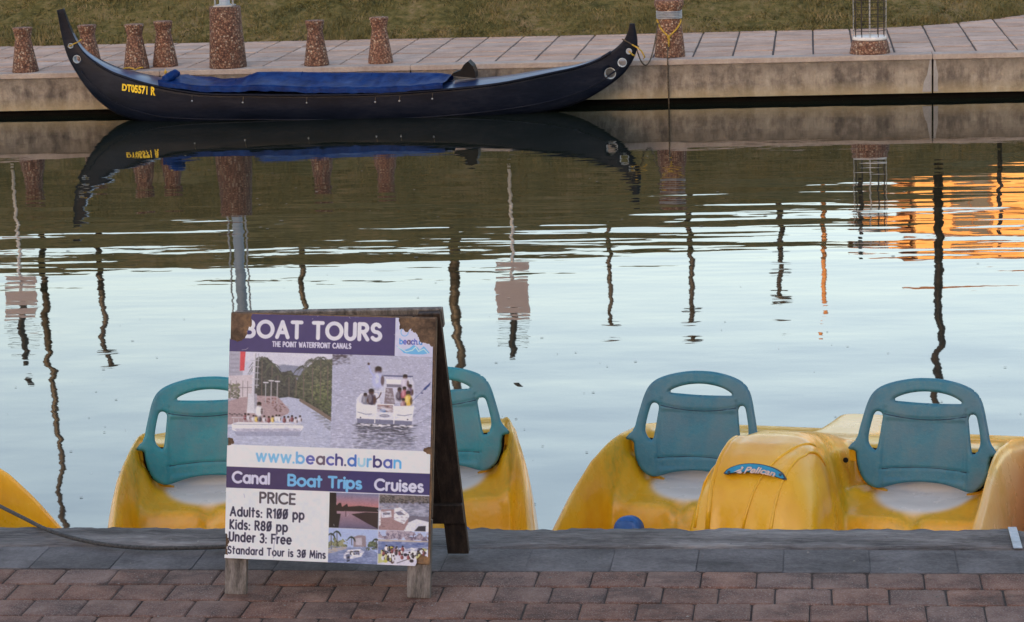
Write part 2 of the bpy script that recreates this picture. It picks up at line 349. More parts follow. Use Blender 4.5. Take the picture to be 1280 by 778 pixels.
def brick_mesh(name, lx, ly, h, c, mat, seed):
    r = random.Random(seed); j = lambda s: r.uniform(-s, s)
    cc = min(.009, ly*.06) if ly < .5 else .012
    corners = [(-lx/2+cc, -ly/2), (lx/2-cc, -ly/2), (lx/2, -ly/2+cc), (lx/2, ly/2-cc), (lx/2-cc, ly/2), (-lx/2+cc, ly/2), (-lx/2, ly/2-cc), (-lx/2, -ly/2+cc)]
    v = []
    for z, k in ((-h, 0), (-c, 0), (0, c*1.3)):
        for (x, y) in corners:
            sx = -1 if x > 0 else 1; sy = -1 if y > 0 else 1
            v.append((x+sx*k+j(.0012), y+sy*k+j(.0012), z+j(.0008)))
    v.append((j(.01), j(.01), .0012))
    f = []
    for k in range(2):
        for q in range(8): f.append((k*8+q, k*8+(q+1) % 8, k*8+8+(q+1) % 8, k*8+8+q))
    for q in range(8): f.append((16+q, 16+(q+1) % 8, 24))
    me = bpy.data.meshes.new(name); me.from_pydata(v, [], f); me.materials.append(mat); return me
BW, BD = .2025, .1795
MB().box(-5.5, 3.5, 8.536, EDGE-.262, -.0054, -.003).build('slab_bedding', M['slab'], nq)
bm_ = [brick_mesh('brick', BW-.006, BD-.006, .05, .0042, M['paver'], i) for i in range(6)]
sm_ = [brick_mesh('slab', .3206-.003, .279-.003, .05, .0018, M['slab'], i+20) for i in range(4)]
rowphase = [-1.024, -.954, -1.034]
row = 0; nb = 0; far_b = MB(); jit = lambda s: rnd.uniform(-s, s)
for r in range(19):
    yc = 8.533-BD*(r+.5); ph = rowphase[r] if r < 3 else rowphase[r-2 if r % 2 else r-3] if False else (-1.024, -.945)[r % 2]
    for k in range(-40, 42):
        xc = ph+BW*(k+.5)
        if not (-5.6 < xc < 3.8): continue
        near = r < 5 and -3.75 < xc < 1.75
        if near:
            mobj('brick', bm_[rnd.randrange(6)], nq, (xc+jit(.001), yc+jit(.001), jit(.0022)), (jit(.006), jit(.006), jit(.008)))
        else:
            far_b.cbox(xc-BW/2+.004, xc+BW/2-.004, yc-BD/2+.004, yc+BD/2-.004, -.03, jit(.002), .004)
tag(far_b.build('bricks_beyond_frame', M['paver'], nq), kind='stuff')
for k in range(-16, 13):
    mobj('slab', sm_[k % 4], nq, (-.118+.3206*(k+.5)+jit(.001), 8.533+.139, jit(.0015)), (jit(.003), jit(.003), jit(.002)))
# small strap on the coping
MB().cbox(.742, .776, 8.815, 9.082, .004, .009, .002).build('steel_strap', M['galv'], nq)
# far quay
fq = empty('far_quay', (0, FAR, FZ)); tag(fq, kind='structure')
def P(x, y, z): return (x, y-FAR, z-FZ)
def fbox(x0, x1, y0, y1, z0, z1): return (x0, x1, y0-FAR, y1-FAR, z0-FZ, z1-FZ)
MB().box(*fbox(X0, X1, FAR+.16, 34, -2.2, -.062)).build('quay_core', M['tile_base'], fq)
MB().box(*fbox(X0, X1, FAR+.10, FAR+.158, -2.2, -.3)).build('wet_recess', M['wet_wall'], fq)
pj = [1.35+2.95*k for k in range(-5, 4)]
for a, b in zip(pj[:-1], pj[1:]):
    nx = 40; xs = np.linspace(a+.008, b-.008, nx); zz = [-.488, -.484, -.35, -.2, -.112, -.108]
    v = [(x, FAR+(.1 if j in (0,) else .012)+jit(.003), z) for x in xs for j, z in enumerate(zz)]
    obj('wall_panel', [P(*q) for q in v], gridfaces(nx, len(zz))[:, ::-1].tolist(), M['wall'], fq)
    MB().box(*fbox(a+.008, b-.008, FAR+.03, FAR+.1, -.488, -.11)).build('wall_panel_back', M['wet_wall'], fq)
    MB().cbox(*fbox(a+.003, b-.003, FAR, FAR+.26, -.11, FZ+.002), c=.006).build('coping_lip', M['cap'], fq)
for a, b in ((X0, pj[0]), (pj[-1], X1)):
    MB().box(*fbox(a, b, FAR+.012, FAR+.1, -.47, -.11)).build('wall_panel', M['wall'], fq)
    MB().box(*fbox(a, b, FAR, FAR+.26, -.11, FZ+.002)).build('coping_lip', M['cap'], fq)
for sx in (-1, 1):      # pale mortar either side of the panel joint
    v = [(1.35+sx*(.012+w_), FAR+.006, z) for z, w_ in ((-.468, .10 if sx < 0 else .05), (-.36, .085 if sx < 0 else .045), (-.28, .05), (-.18, .03), (-.112, .02))] + [(1.35+sx*.012, FAR+.006, z) for z in (-.112, -.16, -.26, -.34, -.468)]
    obj('mortar_patch', [P(*q) for q in v], [tuple(range(10))[::sx]], M['patch'], fq)
TW, TD = .455, .56
tm_ = [brick_mesh('paving_tile', TW-.022, TD-.075, .03, .004, M['tile'], i+50) for i in range(5)]
def grass_edge(x):
    y = 30.36+.045*min(0, -x-3)*0+max(0, (-x-3.8))*.045
    t = min(max(0, x-.4), 4.5); return y+.25*t*t+max(0, x-4.9)*.4
for k in range(-30, 12):
    xc = .94+TW*(k+.5)
    for r in range(8):
        yc = FAR+.27+TD*(r+.5)
        if yc-TD/2 < grass_edge(xc)+.1: mobj('paving_tile', tm_[rnd.randrange(5)], fq, P(xc+jit(.003), yc, FZ+jit(.0022)), (jit(.002), jit(.002), jit(.003)))
# grassy bank rising to a crest, then level ground to the horizon
def crest(x):
    return float(np.interp(x, [-14, -5, -2.2, -.2, 3.1, 7, 14], [3.78, 3.78, 3.5, 3.2, 2.4, 1.5, 1.0]))
def ground_z(x, y):
    g0 = grass_edge(x); c = crest(x)
    if y < g0: return FZ-.004
    t = (y-g0)/(40.5-g0)
    if t >= 1: return c
    return FZ+.02+(c-FZ)*(t if t < .85 else .85+.15*math.sin((t-.85)/.15*math.pi/2)*.9+.0) 
xs = np.concatenate([[-900, -200, -60, -30], np.arange(-18, 12.01, .2), [20, 40, 100, 300, 900]]); ts = np.concatenate([np.linspace(0, 1, 50), [1.6, 3, 8, 40, 200]])
gv = [(x, grass_edge(x)-.03+(t*(40.5-grass_edge(x)+.03)), 0) for x in xs for t in ts]
gv = [(x, y, ground_z(x, y) + (rnd.uniform(-.02, .02) if y > grass_edge(x)+.1 else 0)) for x, y, z in gv]
tag(obj('grass_bank', gv, gridfaces(len(xs), len(ts)).tolist(), M['grass'], smooth=True), kind='structure')
# side land closing the canal out of view
for a, b, nme in ((-900, X0, 'left_ground'), (X1, 900, 'right_ground')):
    tag(MB().box(a, b, -120, 35, -2.2, -.07).build('outer_ground', M['asphaltless']), kind='structure')
# blades
nbl = 90000; bx = nr.uniform(-12.5, 6.5, nbl); bt = nr.rand(nbl)**1.3*5.5
by = np.array([grass_edge(x) for x in bx])+bt-.05; bz = np.array([ground_z(x, y) for x, y in zip(bx, by)])
clump = (np.sin(bx*3.1+np.sin(by*2.3)*2)+np.sin(by*4.7+bx*1.7))*.25+.7
hh = nr.uniform(.025, .075, nbl)*clump; an = nr.uniform(0, 6.28, nbl); ww = .011
dx, dy = np.cos(an)*ww, np.sin(an)*ww; lx, ly = nr.normal(0, .03, nbl), nr.normal(0, .03, nbl)
tri = np.stack([np.stack([bx-dx, by-dy, bz-.01], -1), np.stack([bx+dx, by+dy, bz-.01], -1), np.stack([bx+lx, by+ly, bz+hh], -1)], 1).reshape(-1, 3)
tag(mobj('grass', fastmesh('grass', tri, np.arange(nbl*3).reshape(-1, 3), M['blade'], smooth=False)), 'short dry grass growing on the far bank', 'grass', kind='stuff')
# floating specks
fv = MB()
for i in range(240):
    px, py = rnd.uniform(-40, 1320), 190+rnd.random()**.8*480
    p = az(px, py, WZ); s = rnd.uniform(.002, .010)*(1.5 if py < 330 else .8); a = rnd.uniform(0, 3)
    q = [(p[0]+s*math.cos(a+t)*rnd.uniform(.6, 1.3)*1.6, p[1]+s*math.sin(a+t), WZ+.004) for t in (0, 1.3, 2.6, 3.7, 5)]
    fv.add(q, [(0, 1, 2, 3, 4)])
tag(fv.build('floating_debris', M['debris']), 'tiny leaves and specks floating on the canal', 'debris', kind='stuff')

gm = MB()
for i in range(90):      # grit and leaf bits lying on the near quay
    x, y = rnd.uniform(-3.3, 1.2), 7.9+rnd.random()**.7*1.1; s_ = rnd.uniform(.0015, .005); a = rnd.uniform(0, 6)
    q = [(x+s_*rnd.uniform(.6, 1.8)*math.cos(a+t), y+s_*rnd.uniform(.6, 1.4)*math.sin(a+t), .0045) for t in (0, 1.3, 2.6, 3.8, 5)]; gm.add(q+[(x, y, .0045+s_*.8)], [(k, (k+1) % 5, 5) for k in range(5)])
tag(gm.build('grit', M['debris']), 'grit and small leaf bits lying on the near quay', 'grit', kind='stuff')
# ------------------------------------------------------------------ bollards on the far quay
BG = 'stone bollards along the far canal edge'
def bollard(x, y, h, wb, label):
    k = h/.52; r = wb/2
    prof = [(r*.98, 0), (r*1.0, .012*k), (r*.985, .03*k), (r*.74, .25*k), (r*.60, .375*k), (r*.585, .395*k), (r*.61, .41*k), (r*.72, .485*k), (r*.76, .505*k), (r*.74, .518*k), (r*.5, .522*k)]
    o = MB().lathe(prof, 28, wob=.012).build('bollard', M['agg'], smooth=True, loc=(x, y, FZ+.002), rot=(0, 0, rnd.uniform(0, 6)))
    return tag(o, label, 'bollard', BG)
for px, pb, h, wd, lab in [(32, 90, .52, .31, 'pebbled brown bollard standing farthest left, beyond the gondola prow'),
                         (112, 83, .49, .30, 'pebbled brown bollard partly hidden by the upswept prow of the gondola'),
                         (171, 86, .52, .30, 'pebbled brown bollard with yellow rope lying at its foot'),
                         (207, 83, .53, .30, 'pebbled brown bollard between the roped bollard and the stout lamp base'),
                         (396, 82, .52, .295, 'pebbled brown bollard next right of the stout lamp base, behind the blue tarpaulin'),
                         (476, 79, .53, .295, 'pebbled brown bollard standing alone behind the middle of the gondola tarpaulin')]:
    p = az(px, pb, FZ); bollard(p[0], max(p[1], FAR+wd/2+.02), h, wd, lab)
# yellow rope scrap at the third one
p = az(171, 86, FZ); p[1] = FAR+.17
pts = [(p[0]-.10+.27*t, p[1]-.165-.015*math.sin(t*9), FZ+.016+.03*abs(math.sin(t*5))) for t in np.linspace(0, 1, 14)]
tag(MB().tube(pts, .009, 6).build('rope_scrap', M['yrope'], smooth=True), 'short yellow rope lying at the foot of a bollard', 'rope')
# stout aggregate base carrying the grey lamp post
p = az(286, 84, FZ); lb = empty('street_lamp', (p[0], FAR+.25, FZ+.002)); tag(lb, 'grey lamp post rising from a tall pebbled brown base behind the gondola', 'street lamp')
MB().lathe([(.215, 0), (.218, .01), (.185, .55), (.183, .69), (.175, .705), (.1, .708)], 36, wob=.01).build('base', M['agg'], lb, True)
MB().lathe([(.075, .70), (.075, .73), (.062, .74), (.055, 5.6), (.05, 5.9)], 20).build('post', M['lamp_grey'], lb, True)
MB().box(-.11, .11, -.11, .11, .709, .722).build('foot_plate', M['galv'], lb)
for sx in (-1, 1): MB().tube([(sx*.105, -.03, .72), (sx*.10, -.03, 5.2)], .011, 6).build('conduit', M['galv'], lb)
MB().box(-.09, .09, -.75, .1, 5.86, 5.93).build('arm', M['lamp_grey'], lb)
MB().cbox(-.15, .15, -.95, -.35, 5.80, 5.90, .02).build('lantern', M['white_post'], lb)
# big bollard with coil and yellow rope
bx_ = az(838, 70, FZ)[0]; by_ = FAR+.36
bb = empty('mooring_bollard', (bx_, by_, FZ+.002)); tag(bb, 'large pebbled mooring bollard with grey cable coil and yellow rope, beside the gondola stern', 'bollard')
MB().lathe([(.172, 0), (.176, .01), (.150, .30), (.132, .44), (.132, .52), (.155, .56), (.168, .59), (.168, .635), (.155, .65), (.08, .652)], 32, wob=.012).build('pillar', M['agg'], bb, True)
co = MB()
for i in range(5): co.tube([(.141*math.cos(t), .141*math.sin(t), .445+.018*i+.003*math.sin(3*t)) for t in np.linspace(0, 2*math.pi, 29)], .0095, 6, False)
co.build('cable_coil', M['galv'], bb, True)
def on_boll(t, z, r=None):
    r = r or .176-(z/.44)*.044+.010; return (r*math.sin(t), -r*math.cos(t), z)
ym = MB(); ym.tube([on_boll(-1.25+1.2*s, .44-.19*s**.9) for s in np.linspace(0, 1, 12)], .010, 6); ym.tube([on_boll(1.25-1.2*s, .42-.17*s**.9) for s in np.linspace(0, 1, 12)], .010, 6)
ym.tube([on_boll(.0+.03*math.sin(i*2.1), .26-.012*i, .178) for i in range(12)], [.018, .022, .016, .014, .013, .012, .011, .010, .012, .010, .008, .006], 6)
ym.build('yellow_rope', M['yrope'], bb, True)
tag(MB().tube([(bx_-.01, FAR-.0+.17, FZ+.13), (bx_-.01, FAR+.02, FZ+.02), (bx_-.005, FAR-.02, FZ-.02), (bx_-.005, FAR-.018, -.3), (bx_, FAR-.02, -.62)], .008, 6).build('hanging_rope', M['frope'], smooth=True), 'thin faded rope hanging down the wall from the mooring bollard', 'rope')
# caged low light at right
lp = az(1087, 66, FZ); lg = empty('caged_light', (lp[0], FAR+.26, FZ+.002)); tag(lg, 'low caged light on a rusty brown pebbled foot near the wall joint', 'light')
MB().lathe([(.225, 0), (.228, .008), (.20, .135), (.19, .15), (.1, .152)], 32, wob=.012).build('foot', M['agg'], lg, True)
MB().lathe([(.185, .152), (.19, .16), (.19, .185), (.175, .195), (.09, .2)], 32).build('light_ring', M['white_pl'], lg, True)
for i in range(12):
    t = 2*math.pi*i/12; MB().tube([(.182*math.cos(t), .182*math.sin(t), .19), (.185*math.cos(t), .185*math.sin(t), .98)], .0045, 5).build('bar', M['dark_post'] if i % 3 else M['galv'], lg)
for z in (.26, .34, .42, .50, .58, .66, .74, .82, .90):
    MB().tube([(.187*math.cos(t), .187*math.sin(t), z) for t in np.linspace(0, 2*math.pi, 25)], .0032, 4, False).build('hoop', M['dark_post'], lg)
MB().lathe([(.2, .975), (.205, .99), (.2, 1.02), (.1, 1.05)], 28).build('cap', M['white_pl'], lg, True)

# ------------------------------------------------------------------ gondola
GY = 26.70
g = empty('gondola', (-5.1, GY, WZ)); tag(g, 'long black gondola with upswept ends and blue tarpaulin moored at the far wall', 'gondola')
def G(x, y, z): return (x+5.1, y-GY, z-WZ)
st = [((71, 13), (80, 11), .022), ((73, 24), (84, 23), .026), ((76, 40), (90, 38), .032), ((80, 57), (97, 52), .042), ((86, 74), (106, 64), .06), ((94, 88), (117, 73), .085),
      ((104, 103), (130, 81), .12), ((117, 119), (145, 88), .16), ((132, 132), (162, 93), .21), ((150, 143), (180, 98), .26), ((172, 150), (203, 103), .31), ((200, 156), (232, 108), .35),
      ((250, 158), (270, 112), .39), ((330, 158), (340, 113), .41), ((400, 158), (400, 113), .42), ((470, 158), (470, 112), .42), ((530, 156), (530, 109), .41), ((580, 153), (580, 105), .385),
      ((630, 148), (628, 100), .33), ((670, 143), (665, 93.5), .27), ((703, 136), (694, 88), .20), ((728, 127), (716, 84), .14), ((748, 116), (735, 79), .09), ((766, 104), (750, 73), .06),
      ((780, 92), (762, 66), .045), ((790, 78), (772, 58.5), .037), ((796, 63), (780, 50), .032), ((797, 50), (784, 42), .027), ((795, 38), (786, 36), .02), ((793.5, 29.5), (787, 29.5), .014)]
NS = 10; hv = []; rings = []
# refine stations by interpolation for a smooth sheer
A = np.array([[b[0], b[1], t[0], t[1], w_] for b, t, w_ in st]); tt = np.arange(len(A)); ti = np.linspace(0, len(A)-1, 30*4)
def crom(col):
    p = A[:, col]; out = []
    for q in ti:
        i = min(int(q), len(p)-2); f = q-i; p0, p1, p2, p3 = p[max(i-1, 0)], p[i], p[i+1], p[min(i+2, len(p)-1)]
        out.append(.5*(2*p1+(p2-p0)*f+(2*p0-5*p1+4*p2-p3)*f*f+(3*p1-p0-3*p2+p3)*f**3))
    return np.array(out)
AI = np.stack([crom(i) for i in range(5)], 1); stations = []
for bxp, byp, txp, typ, b in AI:
    Bp = ay(bxp, byp, GY); Tp = ay(txp, typ, GY); stations.append((Bp, Tp, b))
sec = [(0, .0), (.03, .45), (.10, .68), (.25, .84), (.45, .93), (.7, .985), (.9, 1.0), (1.0, 1.0)]      # v, half-width fraction
nring = None
for Bp, Tp, b in stations:
    ring = []
    for v_, wf in sec: ring.append(G(*(Bp*(1-v_)+Tp*v_+np.array([0, -b*wf, 0]))))
    for cw in (.96, .5, 0, -.5, -.96):      # cambered deck
        ring.append(G(*(Tp+np.array([0, -b*cw, (1-cw*cw)*b*.10 - (.0 if abs(cw) > .9 else 0)]))))
    for v_, wf in sec[::-1]: ring.append(G(*(Bp*(1-v_)+Tp*v_+np.array([0, b*wf, 0]))))
    ring.pop(-1) if False else None
    nring = len(ring); hv += ring
hf = []; ns_ = len(stations)
for i in range(ns_-1):
    for k in range(nring-1): hf.append((i*nring+k, i*nring+k+1, (i+1)*nring+k+1, (i+1)*nring+k))
    hf.append((i*nring+nring-1, i*nring, (i+1)*nring, (i+1)*nring+nring-1))
hf.append(tuple(range(nring))[::-1]); hf.append(tuple((ns_-1)*nring+k for k in range(nring)))
hull = obj('hull', hv, hf, M['hull'], g, True)
import bmesh
def clean(o):
    b = bmesh.new(); b.from_mesh(o.data); bmesh.ops.remove_doubles(b, verts=b.verts, dist=1e-5); bmesh.ops.recalc_face_normals(b, faces=b.faces); b.to_mesh(o.data); b.free()
clean(hull)
holes = [(763, 91.5, .066), (778, 78, .052), (786.5, 64, .034), (90, 57, .030), (98, 73.5, .048)]
cut = MB()
for hx, hy, hr in holes:
    c = G(*ay(hx, hy, GY)); cut.tube([(c[0], -.4, c[2]), (c[0], .4, c[2])], hr, 24)
co_ = cut.build('cutter', M['pale_ring']); co_.matrix_world = g.matrix_world; co_.location = g.location; clean(co_)
bpy.context.view_layer.update()
mod = hull.modifiers.new('b', 'BOOLEAN'); mod.object = co_; mod.operation = 'DIFFERENCE'; mod.solver = 'EXACT'
dg = bpy.context.evaluated_depsgraph_get(); me2 = bpy.data.meshes.new_from_object(hull.evaluated_get(dg)); hull.modifiers.clear(); hull.data = me2
me2.materials.clear(); me2.materials.append(M['hull']); bpy.data.objects.remove(co_, do_unlink=True)
me2.polygons.foreach_set('material_index', [0]*len(me2.polygons))
for hx, hy, hr in holes:
    c = G(*ay(hx, hy, GY)); d_ = .04 if hx > 700 else .06
    n = 24; v = []; f = []
    for yy, rr in ((-d_, hr*.99), (-d_, hr*.86), (d_, hr*.86), (d_, hr*.99)):
        v += [(c[0]+rr*math.cos(2*math.pi*k/n), yy, c[2]+rr*math.sin(2*math.pi*k/n)) for k in range(n)]
    for i in range(4):
        j = (i+1) % 4
        for k in range(n): f.append((i*n+k, i*n+(k+1) % n, j*n+(k+1) % n, j*n+k))
    obj('lit_hole_edge_ring', v, f, M['pale_ring'], g, True)
def st_at(px):      # station by top x pixel -> gunwale point and half beam
    i = int(np.argmin(abs(AI[:, 2]-px))); return stations[i]
def deck_patch(px0, px1, nm, mat, lift=.006, wf=.97, n=36):
    v = []
    for px in np.linspace(px0, px1, n):
        j = np.interp(px, AI[:, 2], np.arange(len(AI))); i = int(min(j, len(AI)-2)); f = j-i
        Tp = stations[i][1]*(1-f)+stations[i+1][1]*f; b = stations[i][2]*(1-f)+stations[i+1][2]*f
        for cw in (1, .75, .5, .25, 0, -.25, -.5, -.75, -1): v.append(G(*(Tp+np.array([0, -b*wf*cw, (1-cw*cw)*b*.10+lift]))))
    return obj(nm, v, gridfaces(n, 9).tolist(), mat, g, True)
deck_patch(548, 752, 'stern_deck', M['deck']); deck_patch(92, 214, 'bow_deck', M['deck'])
# rubbing strakes
for (vv, rr, nm) in ((.985, .016, 'gunwale'), (.30, .008, 'strake')):
    for sd_ in (-1, 1):
        pts = []
        for Bp, Tp, b in stations[22:100]:
            wf = np.interp(vv, [s[0] for s in sec], [s[1] for s in sec]); pts.append(G(*(Bp*(1-vv)+Tp*vv+np.array([0, sd_*(b*wf+.004), 0]))))
        MB().tube(pts, rr, 6).build(nm, M['hull'], g, True)
# rivets under the tarp edge
for px in (255, 322, 397, 470, 510, 553):
    Bp, Tp, b = st_at(px); q = Bp*.22+Tp*.78; c = G(q[0], GY-b-.003, q[2])
    MB().lathe([(.011, 0), (.011, .006), (.005, .010)], 8, c=c, M=Matrix.Rotation(math.radians(90), 3, 'X').to_4x4()).build('rivet', M['galv'], g, True)
# forcola / stern seat
fx = [ay(px, py, GY-.05) for px, py in ((565, 94), (567, 91), (577, 87), (581, 80), (586, 76), (592, 82), (595, 90), (595.5, 97))]
v = [G(p[0], GY-.13, p[2]) for p in fx]+[G(p[0], GY+.10, p[2]) for p in fx]; n = len(fx)
obj('stern_seat', v, [tuple(range(n)), tuple(range(2*n-1, n-1, -1))]+[(i, i+n, (i+1) % n+n, (i+1) % n) for i in range(n)], M['black'], g)
# tarpaulin
def tarp():
    n, mcols = 150, 33; ridge_px = np.array([[203, 98], [215, 92], [228, 95], [242, 101], [262, 103], [285, 101.5], [300, 99], [312, 93.5], [322, 90], [345, 89.5], [400, 90.5], [460, 91], [520, 91], [548, 91], [565, 93.5]])
    edge_px = np.array([[198, 107], [215, 110], [240, 113.5], [265, 116], [300, 114.5], [330, 113.5], [400, 116.5], [470, 117], [520, 114], [540, 112], [553, 110.5]])
    V = np.zeros((n, mcols, 3)); nz = vnoise((n, mcols), (60, 7), 8)-.5; nz2 = vnoise((n, mcols), (24, 5), 9)-.5
    for i, t in enumerate(np.linspace(0, 1, n)):
        rx = 203+t*(565-203); ex = 198+t*(553-198)
        r = ay(rx, np.interp(rx, ridge_px[:, 0], ridge_px[:, 1]), GY)
        Bp, Tp, b = st_at(min(max(ex, 205), 560)); b = b+.015
        e = ay(ex, np.interp(ex, edge_px[:, 0], edge_px[:, 1]), GY-b)
        for j, s in enumerate(np.linspace(-1, 1, mcols)):
            a = abs(s); sag = -.03*math.sin(a*math.pi)*(1 if .3 < t < 1 else .5)
            if a < .88: q = a/.88; z = r[2]+(e[2]+.07-r[2])*q+sag*(1-.3*q); y = b*q*1.0
            else: q = (a-.88)/.12; z = e[2]+.07*(1-q); y = b+.004*q
            fold = (.016*nz[i, j]+.02*nz2[i, j])*(1.0 if a > .1 else .4)
            V[i, j] = G(r[0]+(e[0]-r[0])*a, GY-y*(-1 if s > 0 else 1)*1-fold*.7*(1 if s < 0 else -1), z+fold*.8)
    return V.reshape(-1, 3), gridfaces(n, mcols)
tv, tf = tarp(); mobj('tarpaulin', fastmesh('tarpaulin', tv, tf, M['tarp']), g)
hem = tv.reshape(150, 33, 3)[2:-2, -1]
MB().tube([tuple(p+np.array([0, -.004, .002])) for p in hem[::3]], .009, 6).build('hem', M['tarp'], g, True)
for px in (255, 322, 397, 470, 510, 545):
    Bp, Tp, b = st_at(px); q = Bp*.22+Tp*.78; c = G(q[0], GY-b-.006, q[2]); k_ = int(np.argmin(np.abs(hem[:, 0]-c[0]))); h0 = hem[k_]
    MB().tube([(h0[0], h0[1]-.006, h0[2]), ((h0[0]+c[0])/2+.01, c[1]-.004, (h0[2]+c[2])/2), c], .005, 5).build('tie_cord', M['frope'], g)
for i_ in (38, 72, 108):
    MB().tube([tuple(p+np.array([0, -.002, .004])) for p in tv.reshape(150, 33, 3)[i_, 14:33:2]], .004, 5).build('tarp_seam', M['tarp'], g, True)
# tied bunch of tarpaulin at its bow end
c0 = ay(206, 103, GY-.28); c1 = ay(222, 94, GY-.05); bun = MB()
for k in range(3):
    pts = [Vector(G(*(c0*(1-t)+c1*t)))+Vector((jit(.012)+.02*(k-1), jit(.01)-.02, jit(.012)+.02*math.sin(3.1*t)+.012*k)) for t in np.linspace(0, 1, 9)]
    bun.tube(pts, [.018, .04, .048, .05, .045, .05, .042, .035, .012], 10)
bun.build('tied_bunch', M['tarp'], g, True)
kn = ay(207, 91, GY-.1); MB().lathe([(.004, -.02), (.016, -.01), (.018, .008), (.008, .024), (.004, .04)], 8, c=G(*kn)).build('tie_knot', M['yrope'], g, True)
# ropes round both horns
def horn_ring(px, py, rx, ry, tilt, nm, mat, y_off=0):
    c = G(*ay(px, py, GY)); pts = [(c[0]+rx*math.cos(t), ry*math.sin(t), c[2]+tilt*math.cos(t)+.006*math.sin(2*t)) for t in np.linspace(0, 2*math.pi, 21)]
    return MB().tube(pts, .007, 6, False).build(nm, mat, g, True)
horn_ring(93, 55, .085, .055, .045, 'bow_lashing', M['yrope']); horn_ring(788, 54, .09, .045, -.045, 'stern_lashing', M['frope'])
MB().tube([G(*ay(x, y, GY-.05)) for x, y in ((786, 64), (789, 67), (791, 69), (794, 70))], .010, 6).build('stern_knot', M['yrope'], g, True)
# number on the bow
def text_mesh(s, size, offset=0.0, shear=0.0, spacing=1.0):
    c = bpy.data.curves.new('t', 'FONT'); c.body = s; c.size = size; c.offset = offset; c.shear = shear; c.space_character = spacing; c.resolution_u = 3
    o = bpy.data.objects.new('t', c); C.objects.link(o); dg = bpy.context.evaluated_depsgraph_get(); me = bpy.data.meshes.new_from_object(o.evaluated_get(dg))
    v = [tuple(q.co) for q in me.vertices]; f = [tuple(p.vertices) for p in me.polygons]; bpy.data.objects.remove(o, do_unlink=True); return np.array(v), f
tvv, tff = text_mesh('DT05571 R', 1, offset=.045)
mn, mx = tvv.min(0), tvv.max(0); U_ = (tvv[:, 0]-mn[0])/(mx[0]-mn[0]); V_ = (tvv[:, 1]-mn[1])/(mx[1]-mn[1])
top_l, top_r = ay(152, 105, GY-.25), ay(195, 108.5, GY-.3); bot_l, bot_r = ay(152, 114, GY-.25), ay(195, 120, GY-.3)
def hull_y(x, z):
    best = None
    for Bp, Tp, b in stations:
        d = Tp-Bp; v_ = np.clip((z-Bp[2])/d[2], 0, 1); xx = Bp[0]+d[0]*v_
        if best is None or abs(xx-x) < best[0]: best = (abs(xx-x), GY-b*np.interp(v_, [s[0] for s in sec], [s[1] for s in sec]))
    return best[1]
nv = []
for a, b_ in zip(U_, V_):
    p = (bot_l*(1-a)+bot_r*a)*(1-b_)+(top_l*(1-a)+top_r*a)*b_; nv.append(G(p[0], hull_y(p[0], p[2])-.006, p[2]))
obj('registration_number', nv, tff, M['letter_y'], g)
# mooring line from the stern to the bollard
a_ = ay(796, 62, GY); b_ = np.array([bx_-.12, by_-.14, FZ+.40]); pts = []
for t in np.linspace(0, 1, 24):
    p = a_*(1-t)+b_*t; p = p+np.array([0, 0, -.62*4*t*(1-t)*.5]); pts.append(tuple(p))
tag(MB().tube(pts, .008, 6).build('mooring_line', M['frope'], smooth=True), 'slack dark mooring line looping from the gondola stern to the bollard', 'rope')
pts = [tuple(ay(x, y, GY-.06)) for x, y in ((790, 56), (797, 60), (802, 64), (806, 72), (804, 74))]
MB().tube([G(*p) for p in pts], .009, 6).build('rope_tail', M['yrope'], g, True)

